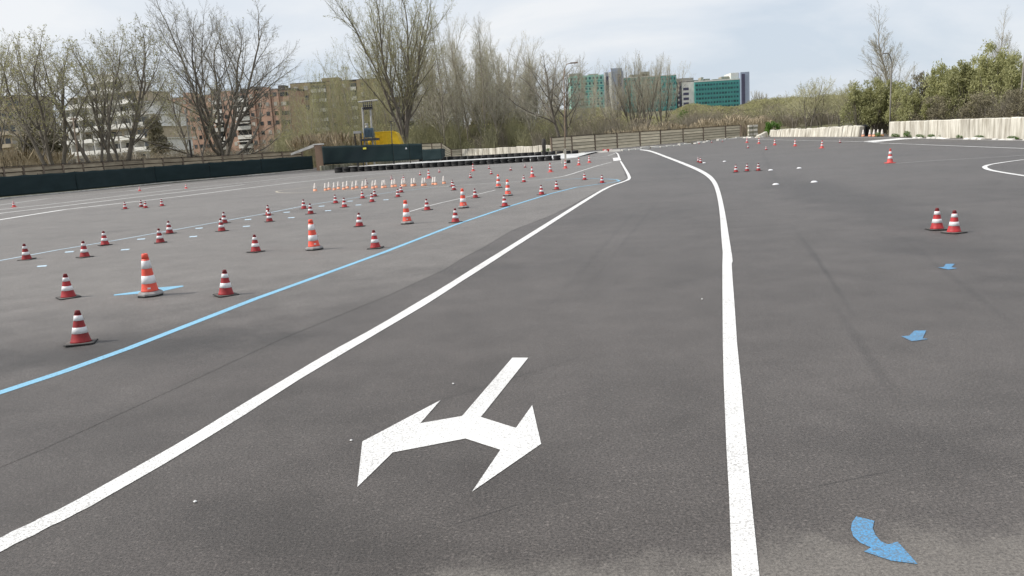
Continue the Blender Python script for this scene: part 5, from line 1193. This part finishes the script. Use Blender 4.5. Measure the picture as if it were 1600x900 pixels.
# ---- leafy shrubs and evergreens
def leafy_meshes(key, seed, Rx, H, nclump, nleaf, lsz, leafm, low=.15, cr_=.55, trunk=True, wood=None, flat_=1.0):
    if key in PROTO: return PROTO[key]
    r = random.Random(seed); V = []; F = []; g = TreeGen(seed); cl = []
    for i in range(nclump):
        while True:
            x, y, z = r.uniform(-1, 1), r.uniform(-1, 1), r.uniform(low, 1)
            rr = math.sqrt(x * x + y * y); lim = (1 - ((z - .45) / .62) ** 2) if z > .45 else 1 - ((.45 - z) / .9) ** 2
            if rr < max(.05, lim) ** .5 * (0.72 + .28 * math.sin(3 * math.atan2(y, x) + seed) * math.sin(z * 7 + seed)) and (rr > .35 or z > .6): break
        cl.append(Vector((x * Rx, y * Rx, z * H)))
    for c in cl:
        R_ = cr_ * r.uniform(.55, 1.35)
        for k in range(nleaf):
            d = Vector((r.gauss(0, 1), r.gauss(0, 1), r.gauss(0, .8))); d = d.normalized() * (r.random() ** .4) * R_; p = c + d
            if p.z < .05: continue
            a = Vector((r.gauss(0, 1), r.gauss(0, 1), r.gauss(0, .7) + .2)).normalized(); b = a.orthogonal().normalized(); b = (b * math.cos(k) + a.cross(b) * math.sin(k))
            s = lsz * r.uniform(.55, 1.35); i = len(V)
            V += [tuple(p), tuple(p + a * s * .6 + b * s * .33), tuple(p + a * s * 1.2), tuple(p + a * s * .6 - b * s * .33)]; F.append((i, i + 1, i + 2, i + 3))
    for c in cl[::2] if trunk else ():
        b0 = Vector((r.uniform(-.25, .25), r.uniform(-.25, .25), -.2)); mid = b0.lerp(c, .5) + Vector((0, 0, .2)); g.tube(g.wood, [b0, mid, c], [.05, .035, .012], 4)
    me = bpy.data.meshes.new('crown'); me.from_pydata(V, [], F); me.materials.append(leafm)
    mw = bpy.data.meshes.new('trunk'); mw.from_pydata(g.wood[0], [], g.wood[1]); mw.materials.append(wood or M_bark)
    PROTO[key] = (mw, me); return PROTO[key]
sh = [leafy_meshes('shrub%d' % i, 300 + i, 2.3, 5.0, 84, 92, .16, M_leaf, low=.30, cr_=.50) for i in range(3)]
shd = leafy_meshes('shrubd', 321, 2.3, 5.0, 80, 75, .15, M_leaf_d, low=.08)
def plant_shrub(ms, name, label, px, pt, Y, wpx, H=5.0, Rx=2.3, group=None, cat='shrub', zb=None):
    x = W(px, 200, Y).x; z = (T(x, Y) if zb is None else zb) - .1; top = W(px, pt, Y).z
    t = thing(name, label, cat, (x, Y, z), random.uniform(0, 6.28), group); sz = (top - z) / H; sx = wpx * Y / FPX / Rx
    t.scale = (sx, sx, sz); obj('trunk', ms[0], t); obj('crown', ms[1], t); return t
names = ['leafy green shrub behind the gap in the pale walls', 'green shrub left of the slim street lamp', 'green shrub right of the slim street lamp', 'rounded green shrub behind the left end of the long concrete wall', 'darker green shrub between the lamp and the taller bushes', 'tall green shrub rising behind the middle of the long wall',
         'tall green shrub with an open top behind the long wall', 'tallest green shrub on the right, below the pale poplar', 'big green shrub right of the tallest one', 'green shrub cut by the right edge', 'low dark shrub filling the foot of the hedge behind the wall', 'low dark shrub at the foot behind the white pole box', 'dark shrub at the foot below the tallest bush', 'dark shrub behind the left of the wall', 'green shrub right behind the left corner of the long wall', 'green shrub filling between the rounded and the darker one', 'green shrub filling left of the open topped one', 'green shrub filling right of the open topped one', 'green shrub behind the pale right poplar stem', 'green shrub behind the white pole box', 'low green shrub behind the black tarpaulin']
SH = [(1342, 130, 88, 27, 0), (1368, 126, 87, 26, 1), (1398, 128, 86, 24, 2), (1420, 138, 76, 22, 0), (1438, 114, 78, 26, 3), (1466, 104, 74, 28, 1), (1502, 100, 72, 30, 2), (1545, 72, 70, 34, 0), (1582, 88, 68, 30, 1), (1622, 84, 64, 34, 2), (1460, 150, 70, 30, 3), (1585, 140, 60, 30, 3), (1530, 145, 64, 30, 3), (1412, 152, 78, 24, 3), (1408, 132, 82, 24, 0), (1452, 122, 80, 26, 1), (1484, 108, 78, 28, 2), (1522, 92, 76, 28, 0), (1565, 90, 74, 28, 1), (1604, 96, 72, 30, 2), (1355, 142, 90, 24, 2)]
for i, (px, pt, Y, wp, k) in enumerate(SH):
    plant_shrub((sh + [shd])[k], 'green_shrub', names[i], px, pt, Y, wp)
dk = leafy_meshes('ever', 341, 2.6, 9.0, 90, 95, .34, M_leaf_d, low=.06, cr_=.8)
plant_shrub(dk, 'evergreen_tree', 'dark evergreen tree between the beige and the white flats', 62, 156, 150, 32, H=9, Rx=2.6, cat='tree')
plant_shrub(dk, 'evergreen_tree', 'dark evergreen tree right of the white flats', 243, 182, 165, 16, H=9, Rx=2.6, cat='tree')
for i, (px, pt, Y) in enumerate([(762, 128, 168), (778, 135, 172), (796, 128, 176), (744, 165, 170), (815, 172, 172)]):
    plant_shrub(dk, 'ivy_tree', ['dark ivy covered trunk in the grove, left of the tall ones', 'dark ivy covered trunk in the grove, middle', 'dark ivy covered trunk in the grove, right', 'low ivy mass at the left of the dark trunks', 'low ivy mass at the right of the dark trunks'][i], px, pt, Y, 9, H=9, Rx=2.6, cat='tree')
br = leafy_meshes('bright', 361, 1.5, 2.0, 40, 70, .16, M_leaf_b, low=.1, cr_=.4)
plant_shrub(br, 'bright_bush', 'bright green bush leaning over the broken stone pillar', 1206, 192, 119, 15, H=2, Rx=1.5, cat='bush')
plant_shrub(br, 'bright_bush', 'small bright green bush below the right green office', 1068, 175, 165, 10, H=2, Rx=1.5, cat='bush')
plant_shrub(leafy_meshes('bush2', 381, 1.5, 2.0, 34, 60, .14, M_leaf_b, low=.05, cr_=.35), 'weed_clump', 'low green weeds behind the right part of the rear tyre row', 858, 232.5, 104.5, 15, H=2, Rx=1.5, cat='weeds', zb=.55)
wd_ = PROTO['bush2']
for i, (px, pb, hh, wp) in enumerate(sorted([(1425, 213.5, 7, 9), (1484, 214, 8, 13), (1462, 214.5, 4, 7), (1510, 215, 4, 10), (1404, 213.5, 4, 7), (1538, 216, 4, 8), (1443, 214.6, 4, 7), (1378, 213, 5, 7), (1590, 217, 4, 8)])):
    q = P(px, pb); t = thing('weed_clump', 'green weeds at the foot of the long concrete wall, %s clump from the left' % ORD[i], 'weeds', q, 0, 'weeds along the concrete wall'); s = 1.2 * hh * q.y / FPX / 2; w_ = 2.0 * wp * q.y / FPX / 1.5
    q.x -= .35; t.location = q
    t.scale = (w_ * .5, w_, s); obj('crown', wd_[1], t); obj('trunk', wd_[0], t)
for i, (px, pb, hh, wp) in enumerate(sorted([(903, 240, 3, 8), (1012, 232, 3, 9), (1076, 225.5, 4, 9), (1106, 221, 4, 10), (1140, 217.5, 3, 7), (940, 237.6, 3, 6)])):
    q = P(px, pb); t = thing('weed_clump', 'green weeds between the kerb stones, %s clump from the left' % ORD[i], 'weeds', q, i, 'weeds below the slat fence'); s = hh * q.y / FPX / 2; w_ = wp * q.y / FPX / 1.5
    t.scale = (w_, w_ * .4, s); obj('crown', shd[1], t).scale = (.6, .6, .4)

# ---- brushwood, reeds: masses nobody could count
def brush(name, label, items, mats_, seed, ntw=90, nlf=60, tw_r=.016, lsz=.16):
    r = random.Random(seed); V = []; F = []; M = []
    for (x, y, z, h_, w_) in items:
        for k in range(ntw):
            b = Vector((x + r.gauss(0, w_ * .25), y + r.gauss(0, w_ * .25), z - .2)); f = r.uniform(.25, .75); top = r.uniform(.55, 1.0)
            m_ = Vector((b.x + r.gauss(0, w_ * .22), b.y + r.gauss(0, w_ * .22), z + h_ * top * f)); e_ = Vector((m_.x + r.gauss(0, w_ * .35), m_.y + r.gauss(0, w_ * .35), z + h_ * top))
            if r.random() < .5: b = m_ - Vector((r.gauss(0, .3), r.gauss(0, .3), h_ * .3))
            i = len(V); s = tw_r * r.uniform(.6, 1.6) * (y / 150) ** .5
            V += [(b.x - s, b.y, b.z), (b.x + s, b.y, b.z), (m_.x + s * .8, m_.y, m_.z), (m_.x - s * .8, m_.y, m_.z), tuple(e_)]
            F += [(i, i + 1, i + 2, i + 3), (i + 3, i + 2, i + 4)]; M += [0, 0]
        for k in range(nlf):
            a_ = r.uniform(0, 6.28); rr = w_ * math.sqrt(r.random()); zz = r.random() ** .7
            rr *= math.sqrt(max(.05, 1 - zz * zz)); p = Vector((x + rr * math.cos(a_), y + rr * math.sin(a_), z + zz * h_)); a = Vector((r.gauss(0, 1), r.gauss(0, 1), r.gauss(0, 1))).normalized(); b = a.orthogonal().normalized(); s = lsz * r.uniform(.6, 1.4) * (y / 150) ** .5; i = len(V)
            V += [tuple(p), tuple(p + a * s + b * s * .5), tuple(p + a * s - b * s * .5)]; F.append((i, i + 1, i + 2)); M.append(1)
    me = bpy.data.meshes.new(name); me.from_pydata(V, [], F)
    for m_ in mats_: me.materials.append(m_)
    me.polygons.foreach_set('material_index', M); me.update()
    return tag(obj(name, me), label, 'undergrowth', kind='stuff')
M_b_br = mat('brush_brown', (0.34, 0.30, 0.23), rough=.95, base2=(0.22, 0.19, 0.15), scale=.15)
M_b_ol = mat('brush_olive', (0.37, 0.35, 0.20), rough=.95, base2=(0.24, 0.23, 0.14), scale=.15)
M_lf_ol = mat('olive_leaf', (0.34, 0.32, 0.15), rough=.9, base2=(0.21, 0.205, 0.10), scale=.12, trans=.25)
M_lf_br = mat('brown_leaf', (0.34, 0.28, 0.19), rough=.9, base2=(0.21, 0.175, 0.125), scale=.12, trans=.2)
PROF = [(640, 200), (690, 190), (760, 178), (860, 165), (900, 160), (950, 165), (985, 178), (1020, 182), (1045, 176), (1080, 160), (1110, 165), (1150, 166), (1170, 160), (1178, 153), (1200, 152), (1260, 149), (1300, 147), (1350, 150), (1420, 160), (1480, 165)]
def scatter(n, pxr, Yr, hr, wr, seed, prof=PROF, slack=(2, 26)):
    r = random.Random(seed); o = []
    for _ in range(n * 3):
        if len(o) >= n: break
        px = r.uniform(*pxr); Y = r.uniform(*Yr); x = W(px, 200, Y).x
        if inside(x, Y) or pdist(x, Y) < 2.5: continue
        z = T(x, Y); cap = W(px, interp(prof, px) + r.uniform(*slack), Y).z - z; h_ = min(r.uniform(*hr), cap)
        if h_ < .8: continue
        o.append((x, Y, z, h_, r.uniform(*wr) * min(1, h_ / hr[0])))
    return o
brush('brushwood', 'brown leafless brushwood behind the slat fence and below the offices', scatter(380, (690, 1340), (128, 290), (3.0, 6.0), (1.8, 3.2), 1), (M_b_br, M_lf_br), 2, 140, 60)
brush('brushwood', 'olive green brushwood on the slope below the green offices', scatter(420, (700, 1340), (140, 340), (3.0, 6.0), (1.8, 3.4), 3), (M_b_ol, M_lf_ol), 4, 120, 130)
brush('brushwood', 'far olive and brown scrub covering the hill to the skyline', scatter(760, (860, 1480), (290, 520), (2.2, 5.0), (2.5, 5), 5, slack=(0, 9)), (M_b_br, M_lf_ol), 6, 60, 130, tw_r=.02, lsz=.22)
PROF2 = [(640, 170), (700, 165), (880, 172), (900, 178)]
brush('brushwood', 'grey brown undergrowth among the trunks of the dense grove', scatter(150, (640, 890), (143, 190), (3, 8), (1.6, 3), 7, PROF2, (0, 30)), (M_b_ol, M_lf_ol), 8, 150, 90)
PROF3 = [(430, 175), (470, 165), (560, 160), (640, 175)]
brush('brushwood', 'yellowish thin undergrowth among the slim trees left of the tall tree', scatter(140, (430, 640), (128, 170), (3, 7), (1.4, 2.8), 9, PROF3, (0, 40)), (M_b_ol, M_lf_ol), 10, 160, 60)
PROF4 = [(-60, 212), (60, 210), (120, 222), (250, 222), (320, 205), (430, 205), (470, 200)]
brush('brushwood', 'brown scrub behind the left slat fence at the foot of the flats', scatter(190, (-60, 470), (100, 150), (2, 4.5), (1.2, 2.4), 11, PROF4, (0, 24)), (M_b_br, M_lf_br), 12, 140, 50)
brush('brushwood', 'dark leafless stems under the green shrubs behind the concrete wall', scatter(190, (1335, 1680), (56, 92), (2.2, 5.0), (.9, 1.8), 13, [(1335, 162), (1400, 150), (1500, 122), (1545, 105), (1660, 112)], (0, 40)), (M_b_br, M_leaf_d), 14, 130, 90, tw_r=.014, lsz=.14)
M_reed = mat('dry_reed', (0.50, 0.42, 0.30), rough=.9, base2=(0.36, 0.295, 0.20), scale=.2)
def reeds(name, label, n, pxr, Yr, prof, seed, hmax=2.6):
    r = random.Random(seed); V = []; F = []
    for _ in range(n):
        px = r.uniform(*pxr); Y = r.uniform(*Yr); x = W(px, 200, Y).x
        if inside(x, Y): continue
        z = T(x, Y); h_ = min(hmax * r.uniform(.7, 1.1), W(px, interp(prof, px) + abs(r.gauss(0, 5)) + 3 * math.sin(px * .13) + 2 * math.sin(px * .41), Y).z - z)
        if h_ < .5: continue
        i = len(V); s = r.uniform(.012, .03); lx, ly = r.gauss(0, .16) * h_, r.gauss(0, .16) * h_
        V += [(x - s, Y, z), (x + s, Y, z), (x + lx * .5 + s, Y + ly * .5, z + h_ * .7), (x + lx * .5 - s, Y + ly * .5, z + h_ * .7), (x + lx + s * 2.6, Y + ly, z + h_ * .88), (x + lx * 1.1, Y + ly, z + h_), (x + lx * .9 - s * 2, Y + ly, z + h_ * .86)]
        F += [(i, i + 1, i + 2, i + 3), (i + 3, i + 2, i + 4, i + 5), (i + 3, i + 5, i + 6)]
    me = bpy.data.meshes.new(name); me.from_pydata(V, [], F); me.materials.append(M_reed)
    return tag(obj(name, me), label, 'reeds', kind='stuff')
reeds('reed_bed', 'dry tan reeds above the right part of the slat fence', 3600, (1050, 1205), (128, 150), [(1050, 196), (1085, 190), (1120, 183), (1150, 181), (1190, 182), (1205, 188)], 1, 6)
reeds('reed_bed', 'dry tan reeds before the ochre flats, left of the yellow drums', 2200, (455, 575), (128, 150), [(455, 215), (500, 205), (575, 210)], 2, 6)
reeds('reed_bed', 'dry tan reeds behind the slat fence at the left edge', 900, (-60, 90), (95, 112), [(-60, 231), (50, 234), (90, 238)], 3, 5)
reeds('reed_bed', 'pale dry reeds below the vase shaped trees', 900, (945, 1040), (122, 145), [(945, 205), (1040, 190)], 4, 5)
